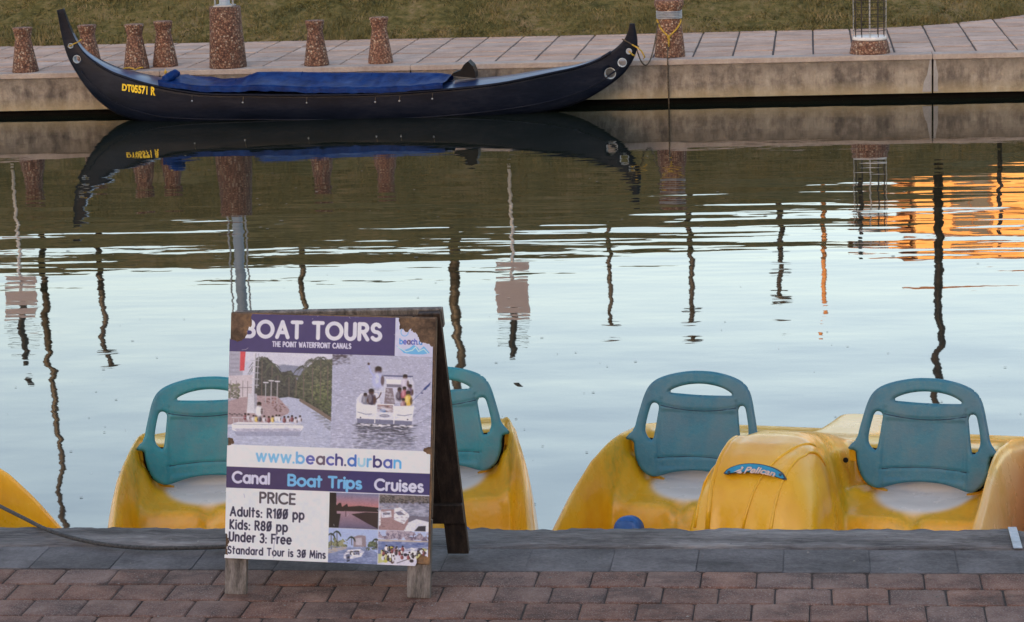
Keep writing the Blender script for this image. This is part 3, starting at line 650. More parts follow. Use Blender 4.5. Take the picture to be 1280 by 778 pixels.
# ------------------------------------------------------------------ pedal boats
# heights h are metres above the water, u across, v from the bow (0) to the stern (2.35); seats at v = 1.30
SV = 1.30; HB = .975
def plan_b(v):
    e_b = np.clip(v/.55, 0, 1); e_s = np.clip((2.35-v)/.5, 0, 1)
    return HB*(1.0-.03*sm(.7, 1.35, v))*(.80+.20*np.sqrt(1-(1-e_b)**2))*(.86+.14*np.sqrt(1-(1-e_s)**2))
def boat_height(U, V):
    e_b = np.minimum(1, np.maximum(0, V/.55)); e_s = np.minimum(1, np.maximum(0, (2.35-V)/.5))
    B = plan_b(V)
    ed = np.minimum(np.minimum(B-np.abs(U), V*1.0), (2.35-V)*1.0)
    ridge = np.interp(V, [0, .25, .5, .75, .95, 1.12, 1.28, 1.45, 1.7, 2.0, 2.35], [.10, .18, .31, .435, .52, .553, .562, .548, .49, .40, .32])
    # footwell, bench, rear deck
    hin = .07+.20*sm(.985, 1.055, V)+.02*sm(1.05, 1.2, V)+.17*sm(1.40, 1.56, V)-.12*sm(1.6, 2.3, V)
    su = np.abs(U)-.53                        # across one seat
    bowl = np.clip(su/.30, -1, 1)**2
    hin = hin+.035*bowl*sm(1.14, 1.28, V)*(1-sm(1.38, 1.5, V))
    aw = np.abs(U)/B*HB
    wall = sm(.85, .905, aw); shoulder = .4*sm(.80, .88, aw)*sm(.93, 1.25, V)*(1-sm(1.75, 2.1, V))
    k = np.maximum(wall, shoulder); h = hin*(1-k)+np.maximum(ridge, hin)*k
    # groove just inside the ridge
    h = h-.020*np.exp(-((aw-.912)/.008)**2)*sm(.3, .6, V)+.012*sm(.915, .93, aw)
    # centre hump in front, console between the seats
    hw = np.interp(V, [.0, .3, .55, .8, 1.02, 1.2, 1.6], [.27, .305, .30, .285, .23, .18, .16])
    hh = np.interp(V, [0, .25, .36, .42, .47, .52, .58, .66, .76, .86, .98, 1.10, 1.25, 1.42, 1.7], [.10, .13, .18, .30, .44, .53, .585, .63, .66, .672, .66, .63, .59, .54, .42])
    hh = hh+.030*np.exp(-((U+.165)/.016)**2)*sm(.2, .4, V)*(1-sm(.85, 1, V))+.016*(1+np.tanh((U-(.02+.26*(V-.25)))/.009))*.5*(1-sm(.8, .95, V))-.022*(1+np.tanh((U-(.15+.12*(V-.25)))/.009))*.5*(1-sm(.8, .95, V))
    q = np.clip(np.abs(U)/hw, 0, 1); dome = (1-q**4.5)**.42
    hump = hin+(hh-hin)*dome
    h = np.where(np.abs(U) < hw, np.maximum(h, hump), h)
    # inner rolled lip behind each seat
    rr = np.sqrt((su/.33)**2+((V-1.16)/.34)**2)
    h = h+.022*np.exp(-((rr-1)/.05)**2)*sm(1.0, 1.25, V)*(1-k*.3)
    # small drain notch in front of each seat
    h = h-.03*np.exp(-(su/.035)**2)*sm(.98, 1.02, V)*(1-sm(1.08, 1.13, V))
    R = .085; t = np.clip(ed/R, 0, 1); prof = np.sqrt(np.maximum(0, 1-(1-t)**2))
    h = (h+.16)*prof-.16
    wear = np.clip(sm(.895, .915, aw)*.6+.45*(1-t)+sm(.56, .62, h)*.2, 0, 1)*sm(.1, .3, V)
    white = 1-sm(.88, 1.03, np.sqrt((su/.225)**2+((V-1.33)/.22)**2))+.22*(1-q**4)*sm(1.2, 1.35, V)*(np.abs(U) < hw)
    grime = np.exp(-((rr-1)/.07)**2)*sm(.95, 1.15, V)*.9+np.exp(-(su/.05)**2)*sm(.98, 1.02, V)*(1-sm(1.08, 1.13, V))+.45*sm(1.01, 1.05, V)*(1-sm(1.10, 1.3, V))*(1-np.clip(white,0,1))
    return h, np.clip(wear, 0, 1), np.clip(white, 0, 1), np.clip(grime, 0, 1)
nu_, nv_ = 281, 251
# finer rows where the shell is steep
uu = np.linspace(-HB, HB, nu_); vv = np.linspace(0, 2.35, nv_)
UU, VV = np.meshgrid(uu, vv, indexing='ij')
# squeeze the grid into the plan outline so that its edge is clean
UU = np.sin(UU/HB*math.pi/2*.93)/math.sin(math.pi/2*.93)*plan_b(VV)
Hh_, We, Wh, Gr = boat_height(UU, VV)
for _ in range(3):      # soften the moulded edges
    for A_ in (Hh_, We, Wh, Gr):
        A_[2:-2] = .25*A_[1:-3]+.5*A_[2:-2]+.25*A_[3:-1]; A_[:, 2:-2] = .25*A_[:, 1:-3]+.5*A_[:, 2:-2]+.25*A_[:, 3:-1]
hull_v = np.stack([UU, SV-VV, Hh_], -1)      # local: y towards the stern is +, so bow points to -y after the flip below
hull_v[..., 1] = VV-SV
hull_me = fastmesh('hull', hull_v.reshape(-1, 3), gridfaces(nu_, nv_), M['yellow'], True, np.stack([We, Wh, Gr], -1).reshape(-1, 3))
def bh(u, v): return float(boat_height(np.array([u]), np.array([v]))[0][0])

# seat back: an outline with three openings, as a solid sheet bent round the sitter
K = .0011
def zp(pts): return np.array([((x-355)*K, (512-y)*K*.945) for x, y in pts])
def smooth_poly(P, it=2):
    for _ in range(it):
        Q = np.roll(P, -1, 0); P = np.stack([P*.75+Q*.25, P*.25+Q*.75], 1).reshape(-1, 2)
    return P
half = [(350, 38), (400, 39), (450, 47), (500, 60), (545, 80), (574, 108), (592, 150), (606, 210), (618, 262), (624, 300), (648, 330), (664, 352), (626, 356), (624, 400), (614, 448), (594, 488), (562, 512), (530, 514), (470, 492), (410, 481), (350, 478)]
outline = smooth_poly(zp(half+[(710-x, y) for x, y in half[::-1][1:-1]]))
handle = smooth_poly(zp([(214, 137), (240, 118), (290, 101), (355, 94), (420, 101), (470, 116), (508, 142), (480, 144), (355, 146), (240, 140)]), 2)
slotr = [(527, 192), (560, 182), (572, 225), (583, 285), (583, 315), (572, 340), (549, 358), (540, 300), (533, 240)]
slot1 = smooth_poly(zp(slotr)); slot2 = smooth_poly(zp([(710-x, y) for x, y in slotr]))
def poly_near(P, q):      # signed distance (negative inside) and nearest point for points q on polygon P
    a = P; b = np.roll(P, -1, 0); ab = b-a
    t = np.clip(((q[:, None]-a)*ab).sum(-1)/((ab**2).sum(-1)+1e-12), 0, 1); n = a+t[..., None]*ab; d = np.linalg.norm(q[:, None]-n, axis=-1)
    i = d.argmin(1); r = np.arange(len(q)); near = n[r, i]; dist = d[r, i]
    y0, y1 = a[:, 1], b[:, 1]; c = ((y0 > q[:, 1:2]) != (y1 > q[:, 1:2])) & (q[:, 0:1] < (b[:, 0]-a[:, 0])*(q[:, 1:2]-y0)/(y1-y0+1e-12)+a[:, 0])
    ins = c.sum(1) % 2 == 1; return np.where(ins, -dist, dist), near
def sheet(outl, holes_, step):
    lo = outl.min(0)-step; hi = outl.max(0)+step; nx = int((hi[0]-lo[0])/step)+2; ny = int((hi[1]-lo[1])/step)+2
    gx, gy = np.meshgrid(lo[0]+np.arange(nx)*step, lo[1]+np.arange(ny)*step, indexing='ij'); q = np.stack([gx, gy], -1).reshape(-1, 2)
    sd_, near = poly_near(outl, q)
    for h_ in holes_:
        s2, n2 = poly_near(h_, q); s2 = -s2; m_ = s2 > sd_; sd_ = np.where(m_, s2, sd_); near = np.where(m_[:, None], n2, near)
    q2 = np.where((np.abs(sd_) < step*.75)[:, None] | (sd_ > 0)[:, None], near, q)
    F_ = gridfaces(nx, ny); keep = (sd_[F_] < step*.5).all(1) & ((sd_[F_] < 0).sum(1) >= 1)
    return q2, F_[keep], np.where((np.abs(sd_) < step*.75) | (sd_ > 0), 0, sd_)
q2, F2, sdv = sheet(outline, [handle, slot1, slot2], .0062)
def seat_surface(q, sdv, th=.026):
    a, b = q[:, 0], q[:, 1]
    panel = sm(0, .02, .19-np.abs(a))*sm(.03, .05, b)*sm(0, .02, .317-b)
    rim = np.sqrt(np.clip(1-(1-np.clip(-sdv/.016, 0, 1))**2, 0, 1))
    gr = lambda d: -.006*np.exp(-(d/.004)**2)
    arc1 = b-(.334-.022*(1-(a/.19)**2)); arc2 = b-(.085+.012*(1-(a/.19)**2))
    d = -.007*panel+gr(arc1)*(np.abs(a) < .19)+gr(arc2)*(np.abs(a) < .2)+gr(np.abs(a)-.185-.02*(b-.2)*-1)*((b < .36))
    front = .5*th*(.25+.75*rim)+d; back = -.5*th*(.25+.75*rim)
    bend = -.55*a**2+.10*(b-.1)**2        # wraps forwards at the sides, curls back at the top
    return front, back, bend
fr, bk, bend = seat_surface(q2, sdv); n = len(q2)
vf = np.stack([q2[:, 0], bend-fr, q2[:, 1]], -1); vb = np.stack([q2[:, 0], bend-bk, q2[:, 1]], -1)
from collections import Counter
ed = Counter()
for f in F2.tolist():
    for i in range(4): ed[(f[i], f[(i+1) % 4])] += 1
side = [(a, b, b+n, a+n) for (a, b) in ed if (b, a) not in ed]
allf = np.concatenate([F2, F2[:, ::-1]+n, np.array([(s[1], s[0], s[3], s[2]) for s in side])])
seat_me = fastmesh('seat_back', np.concatenate([vf, vb]), allf, M['teal'], True)

low = (q2[F2][:, :, 1] < .17).all(1)
shell_me = fastmesh('seat_gasket', np.concatenate([vf, vb]), np.concatenate([F2[low], F2[low][:, ::-1]+n]), M['black'], True)
line_me = {}
for z0_, cv0, hw_ in ((.326, -.022, .185), (.085, .012, .19)):
    pts = []
    for a_ in np.linspace(-hw_, hw_, 17):
        b_ = z0_+cv0*(1-(a_/.19)**2)+(.004 if z0_ > .2 else 0); k_ = int(np.argmin((q2[:, 0]-a_)**2+(q2[:, 1]-b_)**2)); pts.append((a_, vf[k_, 1]+.0005, b_))
    o_ = MB().tube(pts, .0022, 5).build('mould_line', M['badge_rim']); line_me[z0_] = o_.data; bpy.data.objects.remove(o_, do_unlink=True)
def pelican_boat(loc, rz, label, hubs=((-1, .62),), badge=True):
    t = empty('pedal_boat', (loc[0], loc[1], WZ), rz); tag(t, label, 'pedal boat', 'yellow pedal boats moored along the near quay')
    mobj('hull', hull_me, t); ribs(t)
    for s in (-1, 1):
        sb = mobj('seat_back', seat_me, t, (s*.53, .02, .328), (math.radians(-13), 0, 0))
        for z0_, sg_ in ((.326, -1), (.085, 1)):
            me_ = line_me[z0_]; mobj('mould_line', me_, sb)
        shell = mobj('seat_gasket', shell_me, t, (s*.53, .052, .322), (math.radians(-13), 0, 0), (1.045, 1, 1.03))
        for k in (-1, 1):
            pts = [(.292, .018, .155), (.292, .022, .12), (.285, .026, .08), (.268, .028, .045), (.24, .03, .018), (.205, .03, .0), (.17, .03, -.008)]
            MB().tube([(k*x*1.06, y, z-.012) for x, y, z in pts], [.010, .014, .016, .017, .017, .016, .010], 8).build('seat_lip', M['yellow'], t, True, loc=(s*.53, .035, .325), rot=(math.radians(-13), 0, 0))
            br = MB(); br.cbox(-.018, .018, -.03, .05, -.03, .03, .006)
            br.build('hinge_bracket', M['yellow'], t, loc=(s*.53+k*.325, .07, .465))
    if loc[0] < -1:
        for o in t.children:
            if o.name.startswith('seat_back'): o.material_slots[0].link = 'OBJECT'; o.material_slots[0].material = M['teal2']
    for s, v in hubs:
        hb = MB(); Mx = Matrix.Rotation(math.radians(78), 4, 'X')
        hb.lathe([(.060, -.05), (.064, -.045), (.064, .0), (.058, .014), (.04, .020), (.015, .023)], 24, M=Mx)
        h_ = hb.build('pedal_hub', M['blue_pl'], t, True, loc=(s*.60, v-SV, .285 if v > .5 else .25))
        for a in range(-2, 3):
            MB().tube([Mx @ Vector((x, a*.021, .020-.9*(x*x+(a*.021)**2)*2)) for x in np.linspace(-.045+.006*abs(a), .045-.006*abs(a), 7)], .0035, 5).build('rib', M['blue_pl'], h_, True)
    return t
def ribs(t):
    # moulded ribs and creases on the centre hump, set into the shell
    for pts, r_ in (([(-.172, v) for v in np.linspace(.44, .92, 16)], .011), ([(-.235+.02*k, v) for k, v in zip(np.linspace(0, 1, 12), np.linspace(.46, .80, 12))], .006),
                    ([(-.02+.20*k, .44+.42*k) for k in np.linspace(0, 1, 16)], .006), ([(.10+.12*k, .42+.44*k) for k in np.linspace(0, 1, 16)], .007)):
        MB().tube([(u, v-SV, float(np.interp(v, vv, Hh_[int(np.argmin(np.abs(UU[:, int(np.argmin(np.abs(vv-v)))]-u)))]))+.001) for u, v in pts], r_, 8).build('moulded_rib', M['yellow'], t, True)
    for s in (-1, 1):      # shadow slot in the seat lip
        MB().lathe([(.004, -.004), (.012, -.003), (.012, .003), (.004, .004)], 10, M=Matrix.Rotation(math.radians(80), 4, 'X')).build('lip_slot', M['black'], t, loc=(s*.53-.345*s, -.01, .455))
def put_badge(t):
    # crescent badge lying on the sloping front of the hump
    bd = empty('maker_badge', (0, 0, 0)); bd.parent = t
    nn = 22; L_, H_ = .130, .046
    top = [(-L_+2*L_*i/nn, H_*(1-((i/nn*2-1))**2)**.62-.010*(i/nn-.5)) for i in range(nn+1)]
    bot = [(L_-2*L_*i/nn, -.006+.020*(1-((i/nn*2-1))**2)-.010*(.5-i/nn)) for i in range(1, nn)]
    def onh(a, b, off):
        # a across, b up the slope measured from v = .36
        u = BU+a; v = BV+b*.62; h = bh(u, v); h0 = bh(u, v-.01); h1 = bh(u, v+.01); sl = (h1-h0)/.02
        nrm = Vector((0, -sl, 1)).normalized(); return Vector((u, v-SV, 0))+Vector((0, 0, BH+ (b*.88)))+Vector((0, -off, off*.35))
    BU, BV = .012, .55
    # plane fitted through the hump face behind the badge
    BH = bh(BU-.14, BV); slope = .62
    hs = max(bh(BU+a, BV+b*slope)-(b*.88) for a in (-.1, 0, .1) for b in (0, .03, .06)); BH = hs+.006
    out = top+bot; n = len(out)
    for nm, off, k, mt in (('badge_rim', .004, 1.07, M['badge_rim']), ('badge_plate', .010, 1.0, M['teal_badge'])):
        c = (0, .025); vs = [onh(c[0]+(x-c[0])*k, c[1]+(y-c[1])*(k if k == 1 else 1.16), off) for x, y in out]; vs2 = [onh(c[0]+(x-c[0])*k, c[1]+(y-c[1])*(k if k == 1 else 1.16), -.03) for x, y in out]
        MB().add(vs+vs2, [tuple(range(n))]+[(i, i+n, (i+1) % n+n, (i+1) % n) for i in range(n)]).build(nm, mt, bd)
    tv_, tf_ = text_mesh('Pelican', 1, offset=.03, shear=.35); a0, a1 = tv_.min(0), tv_.max(0)
    vs = [onh(-.048+(x-a0[0])/(a1[0]-a0[0])*.140, .008+(y-a0[1])/(a1[1]-a0[1])*.027-.06*((x-a0[0])/(a1[0]-a0[0])-.35)**2*.5, .0125) for x, y, z in tv_]
    MB().add(vs, tf_).build('badge_lettering', M['badge_text'], bd)
    for pts in ([(-.094, .008), (-.068, .022), (-.053, .021), (-.068, .014)], [(-.08, .006), (-.062, .016), (-.053, .008), (-.062, .005)], [(-.064, .025), (-.058, .035), (-.051, .031), (-.054, .023)]):
        MB().add([onh(x, y, .0125) for x, y in pts], [tuple(range(len(pts)))]).build('bird_emblem', M['badge_text'], bd)
    for sx in (-1, 1):
        MB().lathe([(.007, 0), (.006, .004), (.002, .005)], 8, c=onh(sx*.113, .008, .012), M=Matrix.Rotation(math.radians(70), 4, 'X')).build('screw', M['badge_rim'], bd)
bA = pelican_boat((-2.255, 10.57), math.radians(9.5), 'yellow pedal boat with two teal seats behind the boat tours board', hubs=((-1, .50), (1, .50)))
bB = pelican_boat((-.02, 10.46), math.radians(-17), 'yellow pedal boat turned slantwise, its badge and both teal seats in full view', hubs=((-1, .60),))
bB.rotation_euler[1] = math.radians(-1.9)
put_badge(bB)
bC = pelican_boat((-4.64, 10.15), math.radians(50), 'yellow pedal boat at the left edge, only its orange flank showing by the rope', hubs=())
bC.location.z -= .15
bD = pelican_boat((1.93, 10.45), math.radians(2), 'yellow pedal boat at the far right edge, just a dark flank in view', hubs=())

# ------------------------------------------------------------------ boat tours A-board
LEAN = math.atan2(.215, 1.02); SW = .775; PH = 1.035
sg = empty('sandwich_board', (-1.775, 8.215, 0), math.radians(-2.6)); sg.rotation_euler[1] = math.radians(1.4); tag(sg, 'wooden sandwich board with torn boat tours poster standing on the brick quay', 'sign')
# panel frame: x across, y out of the face (negative is towards the reader), z up the slope
def panel_matrix(lean, y0): return Matrix.Translation((0, y0, 0)) @ Matrix.Rotation(-lean, 4, 'X')
PM = panel_matrix(LEAN, 0)
def sp(name, mat, x0, x1, y0, y1, z0, z1, Mx=PM, c=.003): return MB().cbox(x0, x1, y0, y1, z0, z1, c, Mx).build(name, mat, sg)
for s, (xa, xb) in ((-1, (-.385, -.305)), (1, (.300, .385))):
    sp('front_leg', M['wood_grey'], xa, xb, .010, .034, .0085*s+.002, .30)
    sp('front_stile', M['wood_brown'], xa, xb, .010, .034, .303, PH-.001)
sp('top_rail', M['wood_brown'], -.30, .295, .011, .033, PH-.10, PH-.001)
sp('bottom_rail', M['wood_dark'], -.30, .295, .011, .033, .15, .22)
sp('backing_panel', M['board'], -.383, .383, .003, .0095, .135, PH-.004)
RL = math.atan2(.275, 1.02); AP = .25
RM = Matrix.Translation((.045, .545, 0)) @ Matrix.Rotation(math.radians(-2.5), 4, 'Y') @ Matrix.Rotation(RL, 4, 'X')
for xa, xb in ((-.385, -.31), (.31, .392)):
    sp('rear_leg', M['wood_dark'], xa, xb, -.030, -.004, (.009 if xa > 0 else -.009)+.002, PH+.012, RM)
sp('rear_panel', M['wood_dark'], -.305, .306, -.020, -.008, .17, PH, RM)
sp('cross_rail', M['wood_dark'], -.31, .394, -.052, -.032, .16, .245, RM)
sp('rear_top_rail', M['wood_grey'], -.39, .396, -.003, .02, PH-.06, PH+.016, RM)
# ---- poster print, painted cell by cell
PW, PHt = 480, 600; cv_ = np.ones((PHt, PW, 3))*np.array([.62, .63, .74])
yy_, xx_ = np.mgrid[0:PHt, 0:PW]; fx_, fy_ = (xx_+.5)/PW, (yy_+.5)/PHt
def S2L(c): c = np.asarray(c, float)/255; return np.where(c <= .04045, c/12.92, ((c+.055)/1.055)**2.4)
def blend(mask, col): cv_[:] = cv_*(1-mask[..., None])+np.asarray(col)*mask[..., None]
AAp = 1.0
def rect(x0, y0, x1, y1, col, a=1.0): blend(((fx_ >= x0) & (fx_ < x1) & (fy_ >= y0) & (fy_ < y1))*a, S2L(col))
def pip(P, X, Y):
    c = np.zeros(X.shape, bool); n = len(P)
    for i in range(n):
        (xa, ya), (xb, yb) = P[i], P[(i+1) % n]
        if ya == yb: continue
        c ^= ((ya > Y) != (yb > Y)) & (X < (xb-xa)*(Y-ya)/(yb-ya)+xa)
    return c
def poly(P, col, a=1.0, clip=None):
    m = np.zeros(fx_.shape)
    for ox, oy in ((-.25, -.25), (.25, -.25), (-.25, .25), (.25, .25)): m += pip(P, fx_+ox/PW, fy_+oy/PHt)*.25
    if clip: m = m*((fx_ >= clip[0]) & (fx_ < clip[2]) & (fy_ >= clip[1]) & (fy_ < clip[3]))
    blend(m*a, S2L(col))
def ell(x, y, rx, ry, col, a=1.0): blend(np.clip(1.5-np.sqrt(((fx_-x)/rx)**2+((fy_-y)/ry)**2)*1.0*1.5/1.2, 0, 1)*0+np.clip((1-np.sqrt(((fx_-x)/rx)**2+((fy_-y)/ry)**2))*min(rx*PW, ry*PHt)+.5, 0, 1)*a, S2L(col))
def line(pts, w, col, a=1.0):      # w in cells
    col = S2L(col)
    for (xa, ya), (xb, yb) in zip(pts[:-1], pts[1:]):
        X0_, X1_ = int(max(0, min(xa, xb)*PW-w-2)), int(min(PW, max(xa, xb)*PW+w+3)); Y0_, Y1_ = int(max(0, min(ya, yb)*PHt-w-2)), int(min(PHt, max(ya, yb)*PHt+w+3))
        if X1_ <= X0_ or Y1_ <= Y0_: continue
        X = xx_[Y0_:Y1_, X0_:X1_]+.5; Y = yy_[Y0_:Y1_, X0_:X1_]+.5; ax, ay_ = xa*PW, ya*PHt; bx2, by2 = xb*PW-ax, yb*PHt-ay_
        t = np.clip(((X-ax)*bx2+(Y-ay_)*by2)/(bx2*bx2+by2*by2+1e-9), 0, 1); d = np.hypot(X-ax-t*bx2, Y-ay_-t*by2)
        m = np.clip(w/2+.5-d, 0, 1)[..., None]*a; cv_[Y0_:Y1_, X0_:X1_] = cv_[Y0_:Y1_, X0_:X1_]*(1-m)+col*m
# ---- round-ended stroke alphabet (cap height 1, x-height .68)
def arc(cx, cy, rx, ry, a0, a1, n=14): return [(cx+rx*math.cos(math.radians(a0+(a1-a0)*i/n)), cy+ry*math.sin(math.radians(a0+(a1-a0)*i/n))) for i in range(n+1)]
XH = .70; bowl_ = lambda cx: arc(cx, XH/2, .29, XH/2, 0, 360, 20)
GL = {
 'A': ([[(0, 0), (.36, 1), (.72, 0)], [(.14, .32), (.58, .32)]], .72), 'B': ([[(0, 0), (0, 1), (.28, 1)], arc(.28, .76, .24, .24, 90, -90), [(0, .52), (.3, .52)], arc(.3, .26, .27, .26, 90, -90), [(.3, 0), (0, 0)]], .57),
 'C': ([arc(.48, .5, .48, .5, 48, 312, 20)], .80), 'E': ([[(.46, 1), (0, 1), (0, 0), (.46, 0)], [(0, .52), (.42, .52)]], .46), 'F': ([[(.46, 1), (0, 1), (0, 0)], [(0, .52), (.40, .52)]], .46),
 'H': ([[(0, 0), (0, 1)], [(.6, 0), (.6, 1)], [(0, .52), (.6, .52)]], .6), 'I': ([[(0, 0), (0, 1)]], 0), 'K': ([[(0, 0), (0, 1)], [(.48, 1), (.02, .48), (.52, 0)]], .52),
 'L': ([[(0, 1), (0, 0), (.4, 0)]], .4), 'M': ([[(0, 0), (.1, 1), (.42, .2), (.74, 1), (.84, 0)]], .84), 'N': ([[(0, 0), (0, 1), (.6, 0), (.6, 1)]], .6), 'O': ([arc(.48, .5, .48, .5, 0, 360, 28)], .96),
 'P': ([[(0, 0), (0, 1), (.26, 1)], arc(.26, .74, .26, .26, 90, -90), [(.26, .48), (0, .48)]], .52), 'R': ([[(0, 0), (0, 1), (.26, 1)], arc(.26, .75, .25, .25, 90, -90), [(.26, .5), (0, .5)], [(.24, .5), (.54, 0)]], .54),
 'S': ([arc(.27, .75, .24, .25, 30, 270, 12)+arc(.27, .25, .27, .25, 90, -150, 12)], .54), 'T': ([[(0, 1), (.6, 1)], [(.3, 1), (.3, 0)]], .6), 'U': ([[(0, 1), (0, .3)]+arc(.29, .3, .29, .3, 180, 360, 12)+[(.58, 1)]], .58),
 'W': ([[(0, 1), (.24, 0), (.46, .8), (.68, 0), (.92, 1)]], .92),
 'a': ([bowl_(.29), [(.58, XH), (.58, 0)]], .58), 'b': ([bowl_(.29), [(0, 1), (0, 0)]], .58), 'c': ([arc(.3, XH/2, .3, XH/2, 50, 310, 16)], .48), 'd': ([bowl_(.29), [(.58, 1), (.58, 0)]], .58),
 'e': ([[(.0, XH/2), (.56, XH/2)], arc(.28, XH/2, .28, XH/2, 0, 310, 18)], .56), 'h': ([[(0, 0), (0, 1)], arc(.24, XH-.24, .24, .24, 180, 0, 10)+[(.48, 0)]], .48), 'i': ([[(0, 0), (0, XH)], [(0, .97), (0, .98)]], 0),
 'l': ([[(0, 0), (0, 1)]], 0), 'n': ([[(0, 0), (0, XH)], arc(.24, XH-.24, .24, .24, 180, 0, 10)+[(.48, 0)]], .48), 'o': ([arc(.31, XH/2, .31, XH/2, 0, 360, 20)], .62), 'p': ([bowl_(.29), [(0, XH), (0, -.32)]], .58),
 'r': ([[(0, 0), (0, XH)], arc(.26, XH-.26, .26, .26, 180, 90, 6)], .26), 's': ([arc(.19, XH-.18, .17, .18, 40, 270, 10)+arc(.19, .17, .19, .17, 90, -140, 10)], .38), 't': ([[(.14, .98), (.14, 0)], [(0, XH), (.32, XH)]], .32),
 'u': ([[(0, XH), (0, .25)]+arc(.24, .25, .24, .25, 180, 360, 10)+[(.48, XH)]], .48), 'w': ([[(0, XH), (.19, 0), (.38, XH), (.57, 0), (.76, XH)]], .76), '.': ([[(0, 0), (0, .01)]], 0), ':': ([[(0, 0), (0, .01)], [(0, .5), (0, .51)]], 0),
 '0': ([arc(.27, .5, .27, .5, 0, 360, 22), [(.02, -.02), (.54, 1.02)]], .54), '1': ([[(0, .82), (.2, 1), (.2, 0)]], .2), '3': ([arc(.2, .75, .23, .25, 150, -90, 10)+arc(.2, .26, .27, .26, 90, -150, 10)], .47), '8': ([arc(.26, .75, .21, .25, 0, 360, 18), arc(.26, .25, .26, .25, 0, 360, 18)], .52), ' ': ([], .22)}
def text(s, u0, u1, vt, vb, wt, cols, slope=0.0, gap=.26):
    adv = 0; pos = []
    for ch in s: pos.append(adv); adv += GL[ch][1]+gap
    adv -= gap; kx = (u1-u0)/adv; ky = vb-vt
    for i, (ch, p) in enumerate(zip(s, pos)):
        col = cols[i] if isinstance(cols, list) else cols
        for stv in GL[ch][0]: line([(u0+(p+x)*kx, vb-y*ky+slope*((p+x)*kx)) for x, y in stv], wt*ky*PHt, col)
NAVY = (52, 46, 104); NAVY2 = (56, 44, 92)
# header
rect(0, 0, .815, .155, NAVY); rect(.815, 0, 1, .155, (196, 200, 226))
text('BOAT TOURS', .078, .742, .030, .092, .24, (214, 216, 238), gap=.30)
text('THE POINT WATERFRONT CANALS', .215, .60, .111, .130, .20, (205, 206, 226), gap=.34)
# logo: letters and a wave
text('beach.d', .838, .945, .085, .106, .22, [(70, 150, 215), (80, 95, 190), (90, 70, 120), (80, 90, 180), (80, 100, 190), (90, 100, 120), (60, 130, 205)])
line([(.86+.018*math.cos(t), .058+.016*math.sin(t)) for t in np.linspace(0, 5.2, 12)], 2, (110, 175, 225)); line([(.90, .050), (.93, .050)], 2, (60, 60, 90))
poly([(.82, .112), (.86, .130), (.885, .122), (.905, .108), (.925, .118), (.935, .128), (.955, .112), (.968, .124), (.985, .140), (.95, .146), (.90, .147), (.86, .143)], (100, 178, 228))
line([(.83, .118), (.87, .137), (.90, .130), (.915, .117), (.93, .134), (.955, .124), (.975, .140)], 2, (190, 222, 242))
# --- picture A: canal with palms and a tour boat
def region(x0, y0, x1, y1):
    return (x0, y0, x1, y1)
N1 = vnoise((PHt, PW), (150, 60), 1); N2 = vnoise((PHt, PW), (220, 180), 2); N3 = vnoise((PHt, PW), (60, 50), 3); N4 = vnoise((PHt, PW), (260, 90), 11); N5 = vnoise((PHt, PW), (90, 30), 12)
def water_fill(P, c1, c2, clip, amt=1.0):
    m = pip(P, fx_, fy_) & (fx_ >= clip[0]) & (fx_ < clip[2]) & (fy_ >= clip[1]) & (fy_ < clip[3])
    t = np.clip(.5+(N4-.5)*.75+(N5-.5)*.55*amt, 0, 1)[..., None]; cv_[:] = np.where(m[..., None], S2L(c1)*(1-t)+S2L(c2)*t, cv_)
def leafy(P, c1, c2, clip):
    m = pip(P, fx_+(N2-.5)*.035, fy_+(N3-.5)*.03) & (fx_ >= clip[0]) & (fx_ < clip[2]) & (fy_ >= clip[1]) & (fy_ < clip[3])
    t = np.clip(.5+(N2-.5)*1.6+(N3-.5), 0, 1)[..., None]; cv_[:] = np.where(m[..., None], S2L(c1)*(1-t)+S2L(c2)*t, cv_)
def palm(x, y, r, h, clip, c=(52, 62, 52)):
    line([(x, y), (x+.003, y+h)], 2.2, (86, 80, 76))
    for a in np.linspace(-3.0, .1, 15)+rnd.uniform(-.1, .1):
        pts = [(x+r*k*math.cos(a), y+.8*r*k*math.sin(a)+r*.75*k*k) for k in np.linspace(0, 1, 6)]
        for p_, q_ in zip(pts[:-1], pts[1:]):
            if q_[0] < clip[2] and q_[0] > clip[0]: line([p_, q_], 1.8, c)
pr_ = random.Random(31)
def dab(x, y, rx, ry, col, a=1.0, clip=None):      # soft spot, x y in 0..1, radii in cells
    X0_, X1_ = int(max(0, x*PW-rx*1.5-1)), int(min(PW, x*PW+rx*1.5+2)); Y0_, Y1_ = int(max(0, y*PHt-ry*1.5-1)), int(min(PHt, y*PHt+ry*1.5+2))
    if clip: X0_, X1_, Y0_, Y1_ = max(X0_, int(clip[0]*PW)), min(X1_, int(clip[2]*PW)), max(Y0_, int(clip[1]*PHt)), min(Y1_, int(clip[3]*PHt))
    if X1_ <= X0_ or Y1_ <= Y0_: return
    d = np.hypot((xx_[Y0_:Y1_, X0_:X1_]+.5-x*PW)/rx, (yy_[Y0_:Y1_, X0_:X1_]+.5-y*PHt)/ry); m = (np.clip((1.25-d)/.5, 0, 1)*a)[..., None]
    cv_[Y0_:Y1_, X0_:X1_] = cv_[Y0_:Y1_, X0_:X1_]*(1-m)+S2L(col)*m
def pin(P, x, y):
    c = False
    for (xa, ya), (xb, yb) in zip(P, P[1:]+P[:1]):
        if (ya > y) != (yb > y) and x < (xb-xa)*(y-ya)/(yb-ya)+xa: c = not c
    return c
def lerp(c1, c2, t): return tuple(c1[i]*(1-t)+c2[i]*t for i in range(3))
